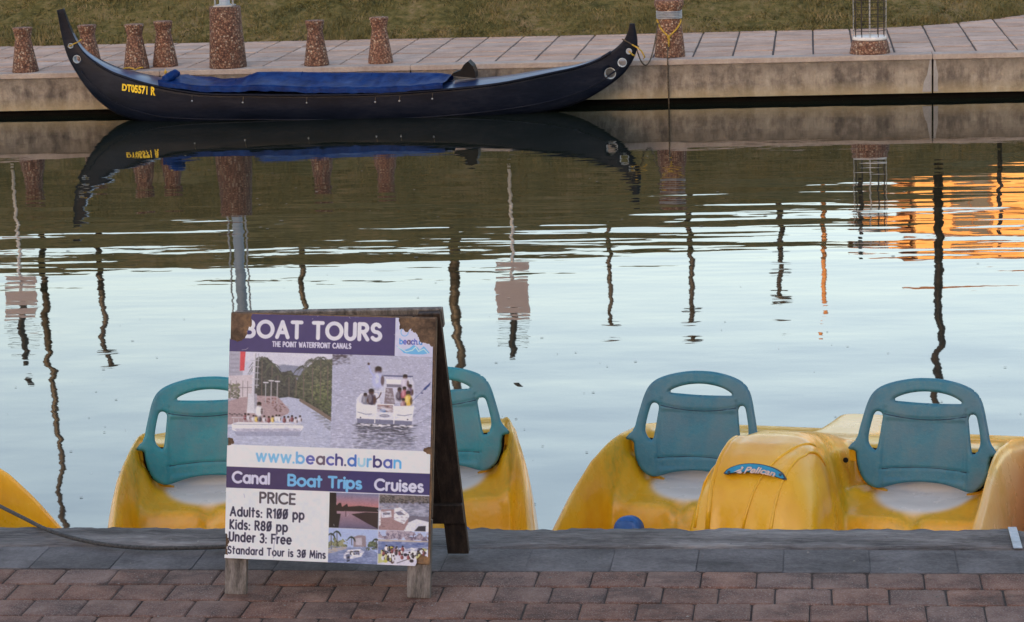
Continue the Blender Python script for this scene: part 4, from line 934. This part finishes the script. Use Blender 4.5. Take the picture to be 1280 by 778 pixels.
def scatter(P, n, r0, r1, flat, c1, c2, clip, a=.8, toplight=.5):
    xs_ = [p[0] for p in P]; ys_ = [p[1] for p in P]; y0_, y1_ = min(ys_), max(ys_)
    for _ in range(n):
        x, y = pr_.uniform(min(xs_), max(xs_)), pr_.uniform(y0_, y1_)
        if not pin(P, x, y): continue
        k = (y-y0_)/(y1_-y0_+1e-6); t = min(1, max(0, pr_.random()*.8+toplight*(.5-k))); r = r0+(r1-r0)*pr_.random(); dab(x, y, r, r*flat, lerp(c1, c2, t), a, clip)
def ripples(P, n, w0, w1, c1, c2, clip, a=.55):    # short level strokes, longer towards the bottom
    xs_ = [p[0] for p in P]; ys_ = [p[1] for p in P]; y0_, y1_ = min(ys_), max(ys_)
    poly(P, lerp(c1, c2, .5), clip=clip)
    for _ in range(n):
        x, y = pr_.uniform(min(xs_), max(xs_)), pr_.uniform(y0_, y1_)
        if not pin(P, x, y): continue
        k = (y-y0_)/(y1_-y0_); dab(x, y, w0+(w1-w0)*k*pr_.random(), .7+.7*k, lerp(c1, c2, pr_.random()), a, clip)
def frond_palm(x, y, r, h, clip, c=(62, 68, 62), trunk=(104, 94, 92)):
    line([(x, y), (x+.002, y+h)], 2.0, trunk)
    for a in [pr_.uniform(-3.6, .5) for _ in range(22)]:
        rr = r*pr_.uniform(.6, 1.1); cc = lerp(c, (118, 122, 108), pr_.random()*.6); pts = [(x+rr*k*math.cos(a), y+.75*rr*k*math.sin(a)+rr*.8*k*k) for k in np.linspace(0, 1, 6)]
        for p_, q_ in zip(pts[:-1], pts[1:]):
            if clip[0] < q_[0] < clip[2] and q_[1] > clip[1]: line([p_, q_], 1.3, cc, .85)
def person(x, y, h, top, skin=(78, 54, 48), legs=None, clip=None):      # seated or standing figure, h is its height in 0..1 of the sheet
    hc = h*PHt; dab(x, y-h*.80, hc*.13, hc*.15, skin, 1, clip); dab(x, y-h*.88, hc*.13, hc*.09, (38, 30, 32), 1, clip)
    dab(x, y-h*.42, hc*.22, hc*.30, top, 1, clip); dab(x-.006, y-h*.5, hc*.08, hc*.2, lerp(top, (255, 255, 255), .35), .7, clip); dab(x+h*.2, y-h*.42, hc*.07, hc*.2, skin, .9, clip)
    if legs: dab(x, y-h*.1, hc*.2, hc*.12, legs, 1, clip)
cA = (0, .155, .512, .535); rect(*cA, (198, 200, 216)); rect(0, .155, .512, .20, (206, 206, 220), .6)
hill = [(.14, .26), (.20, .222), (.27, .203), (.34, .207), (.42, .225), (.5, .25), (.512, .32), (.14, .32)]; poly(hill, (132, 138, 160), clip=cA); scatter(hill, 160, 4, 9, .5, (118, 126, 148), (148, 152, 172), cA, .4)
tl = [(.13, .19), (.19, .175), (.235, .21), (.265, .235), (.31, .225), (.345, .27), (.375, .335), (.30, .352), (.13, .43)]
tr = [(.325, .31), (.345, .255), (.385, .215), (.43, .18), (.512, .175), (.512, .455), (.44, .405), (.38, .352), (.33, .34)]
poly(tl, (66, 70, 72), clip=cA); scatter(tl, 900, 1.2, 3.4, .8, (40, 44, 48), (104, 108, 98), cA)
poly(tr, (78, 84, 74), clip=cA); scatter(tr, 1300, 1.2, 3.6, .8, (46, 52, 48), (128, 132, 106), cA)
scatter([(.40, .29), (.512, .26), (.512, .40), (.44, .36)], 300, 1.5, 3, .8, (70, 84, 56), (142, 146, 110), cA, .6)
for x, y, r, h in ((.165, .185, .07, .2), (.215, .205, .05, .13), (.245, .245, .04, .08), (.372, .212, .055, .12), (.415, .185, .06, .16), (.455, .175, .06, .17), (.49, .20, .055, .14), (.335, .25, .035, .08), (.30, .25, .03, .08)): frond_palm(x, y, r, h, cA)
wA = [(.24, .342), (.30, .334), (.36, .342), (.44, .385), (.512, .425), (.512, .54), (0, .54), (0, .465), (.2, .445), (.305, .40)]
ripples(wA, 1500, 2, 9, (146, 154, 182), (206, 210, 226), cA)
scatter([(.38, .362), (.512, .43), (.512, .47), (.42, .40)], 200, 3, 7, .3, (96, 98, 104), (150, 154, 168), cA, .5)
poly([(.355, .338), (.44, .375), (.512, .412), (.512, .428), (.44, .392), (.352, .349)], (118, 106, 98), clip=cA)
walk = [(0, .345), (.14, .332), (.245, .334), (.305, .385), (.30, .402), (.2, .44), (0, .455)]; poly(walk, (166, 146, 150), clip=cA); scatter(walk, 260, 2, 7, .25, (140, 118, 124), (190, 172, 176), cA, .5)
scatter([(.17, .345), (.24, .34), (.30, .385), (.24, .40)], 90, 1.5, 3, .8, (96, 74, 76), (168, 132, 128), cA, .8)
poly([(0, .155), (.07, .155), (.07, .34), (0, .36)], (164, 164, 180), clip=cA); poly([(.055, .155), (.082, .155), (.078, .232), (.055, .234)], (200, 74, 84), clip=cA)
for k in range(5): rect(.006, .165+.018*k, .05, .172+.018*k, (138, 140, 158), .55)
poly([(0, .255), (.125, .248), (.125, .335), (0, .35)], (198, 190, 196), clip=cA); scatter([(0, .29), (.055, .285), (.055, .345), (0, .345)], 140, 1.5, 3, .8, (84, 88, 74), (140, 140, 112), cA)
for x in (.012, .04, .072, .096): line([(x, .275), (x, .338)], 1.6, (128, 118, 122))
line([(0, .305), (.12, .30)], 1.6, (128, 118, 122))
line([(.127, .162), (.121, .38)], 5, (206, 206, 216)); line([(.133, .162), (.129, .38)], 2, (146, 148, 160)); line([(.147, .162), (.141, .30)], 1.6, (170, 172, 182))
for y in (.19, .215, .24, .265, .29): line([(.108, y), (.150, y)], 1.6, (176, 178, 190))
poly([(.100, .325), (.142, .325), (.150, .405), (.094, .405)], (206, 206, 214), clip=cA); poly([(.128, .325), (.142, .325), (.150, .405), (.134, .405)], (160, 160, 174), clip=cA)
for x, y in ((.186, .278), (.213, .270), (.243, .272)): line([(x, y), (x, .36)], 1.5, (176, 178, 186)); line([(x-.011, y), (x+.011, y)], 2.2, (212, 212, 220)); line([(x-.008, y+.004), (x+.008, y+.004)], 1.2, (120, 120, 128))
hullA = [(.02, .452), (.05, .443), (.30, .440), (.372, .448), (.378, .455), (.362, .472), (.05, .482), (.025, .476)]; poly([(.03, .478), (.37, .468), (.36, .492), (.05, .50)], (140, 144, 170), .7, cA); poly(hullA, (226, 227, 238), clip=cA)
poly([(.03, .470), (.365, .461), (.36, .472), (.05, .482)], (168, 168, 188), clip=cA); scatter(hullA, 160, 2, 6, .25, (190, 190, 206), (244, 244, 250), cA, .5)
line([(.03, .452), (.372, .446)], 1.2, (120, 120, 136)); line([(.02, .425), (.30, .428)], 1.2, (216, 216, 226))
for x in np.linspace(.03, .36, 14): line([(x, .430 if x < .3 else .437), (x, .448)], 1.0, (206, 206, 218))
for k in range(6): dab(.01+.012*k, .41+.004*(k % 2), 3, 2, (74, 68, 76), .8, cA)
for i in range(15):
    x = .085+.0195*i+pr_.uniform(-.005, .005); person(x, .444+pr_.uniform(-.006, .003), .034, pr_.choice([(222, 222, 230), (200, 196, 206), (214, 190, 110), (126, 70, 78), (70, 70, 88), (230, 230, 236)]), clip=cA)
person(.155, .425, .07, (222, 222, 230), clip=cA)
# --- picture B: pontoon boat from ahead
cB = (.512, .155, 1, .535); ripples([(.5, .15), (1.01, .15), (1.01, .54), (.5, .54)], 3200, 2.0, 7, (132, 136, 164), (212, 214, 230), cB, .6)
for k in range(60): dab(.512+.09*pr_.random()**1.5, .158+.04*pr_.random()**2, 4, 2, (72, 64, 72), .5, cB)
for k in range(700):      # broken dark reflection under the boat
    x = .64+.27*pr_.random(); y = .432+.10*pr_.random()**1.4; dab(x+pr_.gauss(0, .012), y, 3+5*pr_.random(), 1.2, lerp((44, 48, 54), (96, 98, 118), pr_.random()**.8), .75*(1-(y-.432)/.14), cB)
for k in range(60): dab(.64+.27*pr_.random(), .434+.008*pr_.random(), 4, 1.2, (226, 226, 236), .5, cB)
poly([(.745, .26), (.752, .242), (.90, .242), (.912, .26), (.918, .345), (.735, .345)], (196, 197, 214), clip=cB); line([(.765, .236), (.903, .236)], 3.4, (86, 90, 130)); line([(.77, .240), (.77, .30)], 1.4, (214, 214, 224)); line([(.900, .240), (.905, .30)], 1.4, (214, 214, 224))
poly([(.775, .25), (.89, .25), (.886, .268), (.778, .268)], (226, 226, 236), clip=cB); poly([(.778, .27), (.886, .27), (.88, .282), (.78, .282)], (120, 118, 136), clip=cB)
poly([(.775, .285), (.808, .285), (.822, .35), (.768, .35)], (128, 116, 124), clip=cB); scatter([(.78, .285), (.90, .285), (.90, .35), (.77, .35)], 60, 2, 4, .6, (150, 148, 166), (216, 216, 228), cB, .5)
poly([(.632, .335), (.655, .31), (.735, .305), (.752, .35), (.752, .38), (.632, .37)], (212, 212, 228), clip=cB); poly([(.66, .318), (.725, .314), (.735, .345), (.655, .348)], (158, 158, 178), clip=cB)
person(.737, .300, .105, (178, 184, 222), clip=cB); line([(.722, .245), (.70, .222), (.690, .195)], 4, (172, 178, 218)); dab(.689, .190, 3, 3.4, (76, 54, 50), 1, cB); line([(.715, .30), (.765, .30)], 3, (210, 210, 222))
person(.868, .295, .07, (196, 188, 206), clip=cB); person(.893, .325, .06, (96, 78, 110), clip=cB); person(.842, .345, .066, (58, 48, 70), clip=cB); person(.866, .335, .06, (170, 92, 112), clip=cB); person(.885, .366, .075, (212, 180, 78), clip=cB); person(.862, .372, .05, (150, 110, 120), clip=cB)
person(.705, .372, .085, (62, 54, 74), clip=cB); line([(.722, .338), (.744, .322), (.752, .306)], 3, (76, 54, 50)); person(.676, .365, .06, (120, 122, 140), clip=cB); line([(.83, .375), (.858, .358)], 2.6, (150, 116, 104)); line([(.85, .382), (.872, .362)], 2.2, (168, 130, 116))
front = [(.632, .352), (.735, .358), (.90, .356), (.915, .352), (.908, .418), (.905, .430), (.64, .428), (.634, .414)]
poly(front, (222, 223, 236), clip=cB); poly([(.735, .352), (.812, .352), (.815, .40), (.735, .40)], (140, 112, 114), .8, cB); scatter([(.738, .352), (.81, .352), (.81, .385), (.738, .385)], 50, 1.5, 3, .8, (70, 58, 66), (190, 150, 140), cB, .8); poly([(.748, .372), (.776, .370), (.778, .388), (.748, .388)], (70, 112, 166), .9, cB)
poly([(.72, .384), (.822, .384), (.820, .418), (.722, .418)], (214, 215, 230), clip=cB); scatter(front, 220, 3, 8, .3, (196, 198, 216), (240, 240, 248), cB, .35)
poly([(.636, .412), (.908, .416), (.905, .432), (.64, .430)], (112, 116, 142), clip=cB); line([(.636, .409), (.908, .412)], 1.2, (238, 238, 246)); line([(.64, .386), (.68, .394), (.71, .392)], 1.5, (96, 98, 124)); line([(.905, .388), (.87, .395), (.835, .393)], 1.5, (96, 98, 124))
dab(.772, .398, 12, 3.4, (96, 96, 122), 1, cB); line([(.757, .398), (.787, .398)], 1.6, (214, 214, 226)); line([(.725, .428), (.725, .362), (.733, .352), (.812, .352), (.820, .362), (.818, .428)], 1.8, (238, 238, 246)); dab(.655, .408, 2, 2, (60, 60, 80), 1, cB); dab(.885, .41, 2, 2, (60, 60, 80), 1, cB)
line([(.905, .335), (.99, .262)], 1.6, (90, 104, 152)); poly([(.955, .286), (.994, .254), (.988, .27), (.966, .290)], (40, 62, 126), clip=cB); dab(.952, .302, 3, 1.6, (66, 72, 116), 1, cB)
for q in ([(.91, .40), (.95, .36), (.99, .34)], [(.91, .43), (.95, .42), (.99, .40)]): line(q, 1, (112, 114, 142), .8)
# web address band
rect(0, .535, 1, .625, (224, 228, 248)); m_ = ((fy_ > .530+.008*fx_+0) & (fy_ < .545))
text('www.beach.durban', .150, .855, .556, .598, .21, [(120, 185, 225)]*4+[(110, 175, 222), (84, 92, 170), (96, 80, 100), (80, 84, 168), (62, 60, 128), (70, 80, 110), (58, 110, 190), (160, 205, 236), (110, 176, 220), (50, 44, 110), (70, 90, 170), (86, 170, 222)], slope=.012)
rect(0, .625, 1, .712, NAVY2); poly([(.50, .712), (.62, .625), (1, .625), (1, .712)], (44, 40, 100))
text('Canal', .034, .212, .647, .688, .23, (206, 206, 228), slope=.008); text('Boat Trips', .31, .665, .651, .692, .24, (112, 182, 232), slope=.01, gap=.22); text('Cruises', .735, .965, .656, .697, .23, (206, 208, 232), slope=.008)
# prices
DK = (48, 44, 58)
rect(0, .712, .512, 1, (222, 226, 248)); text('PRICE', .172, .342, .727, .767, .22, (78, 72, 78), slope=.01)
DN = (40, 38, 66)
text('Adults: R100 pp', 0.026, 0.388, .790, .825, .21, DN, slope=.012, gap=.33); text('Kids: R80 pp', 0.026, 0.308, .843, .878, .21, DN, slope=.012, gap=.33); text('Under 3: Free', 0.024, 0.328, .893, .928, .21, DN, slope=.012, gap=.33); text('Standard Tour is 30 Mins', 0.018, 0.498, .951, .979, .21, DN, slope=.010, gap=.33)
line([(.262, .87), (.255, .90), (.246, .93), (.243, .99)], 1.2, (130, 126, 140)); line([(.09, .735), (.095, .75)], 1, (150, 150, 170))
# small pictures
c1 = (.512, .715, .755, .858); m = (fx_ >= c1[0]) & (fx_ < c1[2]) & (fy_ >= c1[1]) & (fy_ < c1[3]); t = np.clip((fy_-.715)/.06, 0, 1)[..., None]
cv_[:] = np.where(m[..., None], S2L((112, 120, 150))*(1-t)+S2L((186, 120, 116))*t, cv_); t = np.clip((fy_-.79)/.068, 0, 1)[..., None]
cv_[:] = np.where((m & (fy_ > .785))[..., None], S2L((160, 130, 140))*(1-t)+S2L((92, 88, 116))*t, cv_)
poly([(.512, .715), (.545, .715), (.55, .80), (.57, .80), (.56, .858), (.512, .858)], (30, 26, 30), clip=c1); poly([(.54, .775), (.56, .756), (.57, .756), (.575, .772), (.60, .758), (.605, .77), (.66, .765), (.76, .77), (.76, .788), (.54, .79)], (38, 28, 32), clip=c1); poly([(.62, .800), (.69, .79), (.76, .79), (.76, .858), (.70, .835)], (46, 34, 38), clip=c1); line([(.594, .79), (.594, .81)], 2, (90, 66, 76))
c2 = (.757, .715, 1, .858); rect(*c2, (110, 108, 124)); leafy([(.75, .71), (1, .71), (1, .745), (.75, .75)], (56, 54, 52), (120, 112, 108), c2); water_fill([(.75, .75), (1.01, .745), (1.01, .80), (.75, .79)], (104, 106, 126), (176, 178, 196), c2)
poly([(.757, .785), (.77, .775), (.87, .775), (.90, .80), (.90, .858), (.757, .858)], (156, 128, 130), clip=c2); poly([(.83, .77), (.86, .765), (.90, .79), (.905, .80), (.88, .832), (.83, .815)], (220, 220, 232), clip=c2); poly([(.835, .785), (.86, .78), (.885, .795), (.85, .797)], (120, 120, 140), clip=c2)
poly([(.767, .785), (.815, .78), (.82, .806), (.77, .81)], (214, 214, 226), clip=c2); poly([(.775, .79), (.81, .787), (.81, .796), (.776, .798)], (110, 110, 130), clip=c2); poly([(.757, .78), (.766, .78), (.766, .84), (.757, .845)], (226, 226, 236), clip=c2)
poly([(.88, .858), (.90, .825), (.94, .81), (1, .82), (1, .858)], (216, 216, 230), clip=c2); poly([(.93, .858), (.95, .838), (.985, .835), (.985, .858)], (48, 48, 60), clip=c2)
c3 = (.512, .860, .755, 1); rect(*c3, (168, 184, 220)); leafy([(.5, .92), (.55, .90), (.60, .92), (.60, .945), (.5, .95)], (84, 96, 70), (150, 150, 116), c3); water_fill([(.512, .955), (.62, .935), (.70, .93), (.76, .955), (.76, 1.01), (.5, 1.01)], (96, 110, 150), (150, 162, 196), c3)
poly([(.512, .945), (.60, .932), (.605, .94), (.512, .965)], (176, 166, 156), clip=c3); poly([(.635, .892), (.66, .884), (.695, .885), (.698, .93), (.635, .932)], (146, 132, 138), clip=c3); poly([(.645, .897), (.675, .893), (.678, .925), (.647, .925)], (186, 180, 190), clip=c3)
leafy([(.70, .915), (.76, .905), (.76, .94), (.70, .935)], (60, 74, 54), (110, 120, 92), c3)
for x, y, h in ((.525, .885, .06), (.553, .875, .06), (.625, .895, .03), (.745, .9, .03)): palm(x, y, .02, h, c3)
poly([(.59, .965), (.61, .945), (.67, .94), (.69, .95), (.675, .97), (.61, .985), (.59, .98)], (224, 224, 236), clip=c3); poly([(.60, .965), (.62, .962), (.62, .99), (.605, .995)], (34, 34, 44), clip=c3); line([(.60, .955), (.665, .95)], 2, (90, 96, 130))
c4 = (.757, .860, 1, 1); rect(*c4, (180, 192, 222)); leafy([(.75, .875), (.80, .87), (.88, .862), (.95, .875), (1, .87), (1, .898), (.75, .90)], (110, 100, 122), (176, 164, 176), c4); rect(.757, .896, 1, .906, (186, 176, 168)); water_fill([(.75, .905), (1.01, .902), (1.01, .95), (.75, .955)], (84, 100, 150), (120, 136, 180), c4)
poly([(.757, .965), (.83, .935), (.90, .93), (1, .92), (1, 1), (.757, 1)], (208, 206, 222), clip=c4)
for i in range(26):
    x, y = rnd.uniform(.77, .99), rnd.uniform(.93, .99); ell(x, y, rnd.uniform(.008, .016), rnd.uniform(.006, .012), rnd.choice([(40, 38, 48), (60, 50, 56), (232, 232, 240), (150, 60, 66), (196, 190, 90), (46, 44, 60), (228, 228, 238), (90, 70, 70)]))
poly([(.757, .955), (.79, .950), (.80, .985), (.757, .995)], (184, 186, 96), .8, c4); line([(.85, .99), (.99, .945)], 2, (60, 58, 70)); line([(.83, .945), (.83, .985)], 1.5, (230, 230, 240))
PA = cv_[int(.155*PHt):int(.535*PHt)]; PB = cv_[int(.714*PHt):, int(.513*PW):]
for Q in (PA, PB):
    g_ = nr.normal(0, 1, Q.shape[:2]); g_ = (g_+np.roll(g_, 1, 1)+np.roll(g_, 1, 0))/1.7
    Q *= (1+.06*g_)[..., None]
    for ax_ in (0, 1): Q[1:-1, 1:-1] = (.15*np.roll(Q, 1, ax_)+.7*Q+.15*np.roll(Q, -1, ax_))[1:-1, 1:-1]
    Q[:] = np.clip(Q*1.06-.012, 0, 1)
scatter([(.757, .715), (1, .715), (1, .745), (.757, .75)], 300, 1.5, 3, .7, (50, 50, 52), (150, 140, 136), c2, .8)
scatter([(.757, .76), (.87, .76), (.90, .80), (.90, .858), (.757, .858)], 80, 2, 4, .4, (120, 96, 100), (190, 168, 170), c2, .5)
for P_, c_ in (([(.512, .93), (.755, .93), (.755, 1), (.512, 1)], c3), ([(.757, .905), (1, .902), (1, .935), (.757, .955)], c4)): scatter(P_, 180, 2, 6, .3, (84, 98, 140), (166, 176, 208), c_, .45)
for i in range(34): person(.775+.21*pr_.random(), .945+.045*pr_.random(), .028, pr_.choice([(230, 230, 238), (52, 48, 58), (196, 190, 120), (140, 70, 76), (214, 214, 226)]), clip=c4)
for i in range(9): person(.62+.05*pr_.random(), .965+.005*pr_.random(), .02, pr_.choice([(230, 230, 238), (52, 48, 58), (120, 130, 160)]), clip=c3)
# wear of the print: fading, scuffs and small scratches
cv_ *= (1+.10*(N3-.5))[..., None]; cv_ *= (1+.05*(N2-.5))[..., None]
for i in range(60):
    x, y = rnd.random(), rnd.random(); line([(x, y), (x+rnd.uniform(-.02, .02), y+rnd.uniform(-.008, .008))], .9, (205, 205, 220), .45)
cv_ = np.clip(cv_*1.14, 0, .86)
m, N, L, B = newmat('printed_poster'); at = N.new('ShaderNodeAttribute'); at.attribute_name = 'print'; L.new(at.outputs['Color'], B.inputs['Base Color'])
B.inputs['Roughness'].default_value = .45; bump(N, L, B, noise(N, L, coords(N, L), 9, 3), .003); M['print'] = m
# torn-away areas
def jag(P, k=.006, n=7, seed=1):
    r = random.Random(seed); out = []
    for (a, b), (c, d) in zip(P, P[1:]+P[:1]):
        for i in range(n):
            t = i/n; out.append((a+(c-a)*t+(r.uniform(-k, k) if i else 0), b+(d-b)*t+(r.uniform(-k, k) if i else 0)))
    return out
tears = [jag([(-.05, -.05), (.112, -.05), (.108, .045), (.085, .072), (.070, .102), (.035, .112), (-.05, .095)], seed=2),
         jag([(.825, -.05), (1.05, -.05), (1.05, .105), (.985, .108), (.94, .095), (.915, .060), (.90, .048), (.86, .052), (.835, .040)], seed=3),
         jag([(-.05, .505), (.03, .512), (.035, .53), (.012, .538), (-.05, .535)], .003, seed=4), jag([(.955, .530), (.985, .520), (1.05, .515), (1.05, .548), (.99, .545)], .003, seed=5),
         jag([(-.05, .885), (.008, .90), (.022, .935), (.010, .955), (.016, .985), (-.05, .985)], .003, seed=6), jag([(.945, .975), (.97, .955), (1.05, .975), (1.05, 1.05), (.94, 1.05)], .004, seed=7)]
torn = np.zeros(fx_.shape, bool)
for T in tears: torn |= pip(T, fx_, fy_)
# poster sheet pieces: corner heights of the whole sheet on the panel
PX0, PX1, PZ0, PZ1 = -.386, .378, .128, PH-.006
def piece(name, x0, y0, x1, y1, parent):
    i0, i1, j0, j1 = int(round(y0*PHt)), int(round(y1*PHt)), int(round(x0*PW)), int(round(x1*PW))
    i1 = min(i1, PHt-1); j1 = min(j1, PW-1); sub = (slice(i0, i1+1), slice(j0, j1+1)); X = fx_[sub]; Y = fy_[sub]
    lx_ = PX0+(PX1-PX0)*X; lz = PZ1+(PZ0-PZ1)*Y; buck = .0012*np.sin(X*9+Y*4)+.0010*np.sin(Y*17+X*3)
    ly_ = -.0025+buck*.6; cL, sL = math.cos(-LEAN), math.sin(-LEAN)
    v = np.stack([lx_, ly_*cL-lz*sL, ly_*sL+lz*cL], -1).reshape(-1, 3)
    nx, ny = X.shape; tq = torn[sub]; keep = ~(tq[:-1, :-1] | tq[1:, :-1] | tq[:-1, 1:] | tq[1:, 1:])
    F_ = gridfaces(nx, ny, keep)
    return mobj(name, fastmesh(name, v, F_, M['print'], True, cv_[sub].reshape(-1, 3)), parent)
piece('title_band', 0, 0, .815, .155, sg); piece('logo_corner', .815, 0, 1, .155, sg); piece('printed_photo', 0, .155, .512, .535, sg); piece('printed_photo', .512, .155, 1, .535, sg)
piece('web_address_band', 0, .535, 1, .625, sg); piece('slogan_band', 0, .625, 1, .712, sg); piece('price_list', 0, .712, .512, 1, sg)
for a, b, c, d in ((.512, .712, .756, .859), (.756, .712, 1, .859), (.512, .859, .756, 1), (.756, .859, 1, 1)): piece('printed_photo', a, b, c, d, sg)

# rope lying over the quay from the left boat
pts = [tuple(ay(-30, 618, 9.7)), tuple(ay(0, 633, 9.45)), tuple(ay(30, 648, 9.2))]+[tuple(az(x, y, .018)) for x, y in ((58, 662), (85, 671), (115, 678), (150, 683), (190, 685.5), (240, 685), (275, 684), (330, 682), (400, 690))]
P0 = np.array(pts); T = np.linspace(0, len(P0)-1, 60); sp_ = []
for q in T:
    i = min(int(q), len(P0)-2); f = q-i; p0, p1, p2, p3 = P0[max(i-1, 0)], P0[i], P0[i+1], P0[min(i+2, len(P0)-1)]
    sp_.append(.5*(2*p1+(p2-p0)*f+(2*p0-5*p1+4*p2-p3)*f*f+(3*p1-p0-3*p2+p3)*f**3))
tag(MB().tube(sp_, .0085, 8).build('mooring_rope', M['rope'], smooth=True), 'dark grey mooring rope running over the near quay to the sign', 'rope')

# ------------------------------------------------------------------ posts, trees and buildings seen mirrored in the water, and an added shading row
def gz(x, y): return ground_z(x, y)-.05
def sign_post(x, y, label):
    t = empty('sign_post', (x, y, gz(x, y))); tag(t, label, 'sign', 'white signposts on the grass bank'); b = t.location.z; H = 3.0-b
    MB().tube([(0, 0, 0), (0, 0, H)], .024, 10).build('pole', M['white_post'], t, True)
    MB().cbox(-.23, .23, -.06, -.04, H-.5, H, .005).build('board', M['pink_board'], t)
    MB().tube([(0, 0, H+.002), (0, 0, H+.85)], [.05, .04], 8).build('finial', M['dark_post'], t)
    for z, l in ((.12, .26), (.3, .22), (.45, .2)): MB().tube([(-l, 0, H+z), (l, 0, H+z+.02)], .012, 6).build('bracket', M['dark_post'], t)
sign_post(-11.38, 33, 'white signpost with pinkish board, on the left of the grass bank')
sign_post(-4.2, 33, 'white signpost with pinkish board, on the middle of the grass bank')
def post(x, y, top, r, mat, label, cat='street lamp', arms=True):
    t = empty('lamp_post', (x, y, gz(x, y))); tag(t, label, cat); H = top-t.location.z
    MB().tube([(0, 0, 0), (0, 0, H*.5), (0, 0, H)], [r, r*.9, r*.75], 10).build('pole', mat, t, True)
    if arms:
        MB().lathe([(.03, H), (.16, H+.03), (.2, H+.12), (.05, H+.22), (.02, H+.24)], 16).build('lantern', mat, t, True)
post(-14.05, 42, 10.2, 0.067, M['dark_post'], 'tall dark lamp post beyond the bank, mirrored left of the boats')
post(-12.97, 42, 5.7, 0.063, M['dark_post'], 'short dark lamp post beyond the crest, second from the left')
post(-9.2, 42, 6.2, 0.056, M['dark_post'], 'dark lamp post beyond the crest, mirrored just above the sign')
post(-6.4, 42, 7.0, 0.096, M['dark_post'], 'thick dark lamp post beyond the crest, mirrored right of the sign')
post(-3.6, 42, 5.05, 0.044, M['dark_post'], 'thin dark post beyond the crest, right of the middle signpost')
post(-2.15, 42, 5.0, 0.056, M['dark_post'], 'dark post beyond the crest, mirrored above the slanted boat')
post(-.56, 42, 4.6, 0.056, M['dark_post'], 'short dark post beyond the crest beside the one coloured sunlit orange')
post(.2, 42, 5.0, 0.048, M['sunlit_orange_post'], 'post beyond the crest, coloured orange as if lit by low sun', arms=False)
post(.72, 36, 2.95, 0.037, M['dark_post'], 'short dark post on the bank behind the caged light', arms=False)
post(1.88, 36, 5.5, 0.070, M['dark_post'], 'tall dark lamp post on the right, mirrored down to the teal seat')
post(2.78, 36, 2.5, 0.037, M['dark_post'], 'short dark post on the bank near the orange building', arms=False)
# buildings
def building(name, x0, x1, y0, y1, z0, z1, mat, label, face, wins, roofmat=M['roof'], roofh=.6):
    t = empty(name, ((x0+x1)/2, (y0+y1)/2, z0)); tag(t, label, 'building'); cx, cy = t.location.x, t.location.y
    MB().box(x0-cx, x1-cx, y0-cy, y1-cy, 0, z1-z0).build('wall', mat, t)
    MB().box(x0-cx-.4, x1-cx+.4, y0-cy-.4, y1-cy+.4, z1-z0+.002, z1-z0+roofh).build('roof', roofmat, t)
    fy = (y0 if face < 0 else y1)-cy; wb = MB().cbox(-.5, .5, -.02, .05, -.7, .7, .01); fmat = M['white_post'] if face > 0 else M['roof']; fb = MB()
    for q in ((-.58, -.505, -.78, .78), (.505, .58, -.78, .78), (-.503, .503, .705, .78), (-.503, .503, -.78, -.705), (-.02, .02, -.703, .703)): fb.box(q[0], q[1], -.06, .02, q[2], q[3])
    me = me2_ = None
    for wx, wz in wins:
        if me is None:
            o = wb.build('window', M['window'], t); me = o.data; f = fb.build('frame', fmat, o); me2_ = f.data
        else: o = mobj('window', me, t); mobj('frame', me2_, o)
        o.location = (wx-cx, fy+(.03 if face > 0 else -.03), wz-z0); o.rotation_euler = (0, 0, math.pi if face > 0 else 0)
building('orange_building', 3.0, 30, 70, 84, 0, 9.05, M['orange_wall'], 'sunlit orange building beyond the bank, mirrored at the right of the canal', -1, [(4.6+2.6*i, z) for i in range(9) for z in (4.2, 7.4)], roofh=.4)
building('orange_building', 1.5, 2.9, 72, 80, 0, 8.5, M['orange_wall'], 'narrow lower orange building at the left side of the larger one', -1, [(2.2, 7.0)], roofh=.3)
for k, (x0, x1, z1) in enumerate(((-75, -32, 10.2), (-31, 2, 9.8), (3, 40, 10.6), (41, 80, 9.8))):  # unseen row added behind the camera to keep low sun off the foreground
    building('unseen_shade_building', x0, x1, -44, -27, -.05, z1, M['beige_wall'], ['added unseen beige block shading the quay from behind, far left', 'added unseen beige block shading the quay from straight behind', 'added unseen beige block shading the quay from behind, tallest', 'added unseen beige block shading the quay from behind, far right'][k], 1,
             [(x, z) for x in np.arange(x0+3, x1-2, 4.2) for z in (2.0, 4.9, 7.8)])
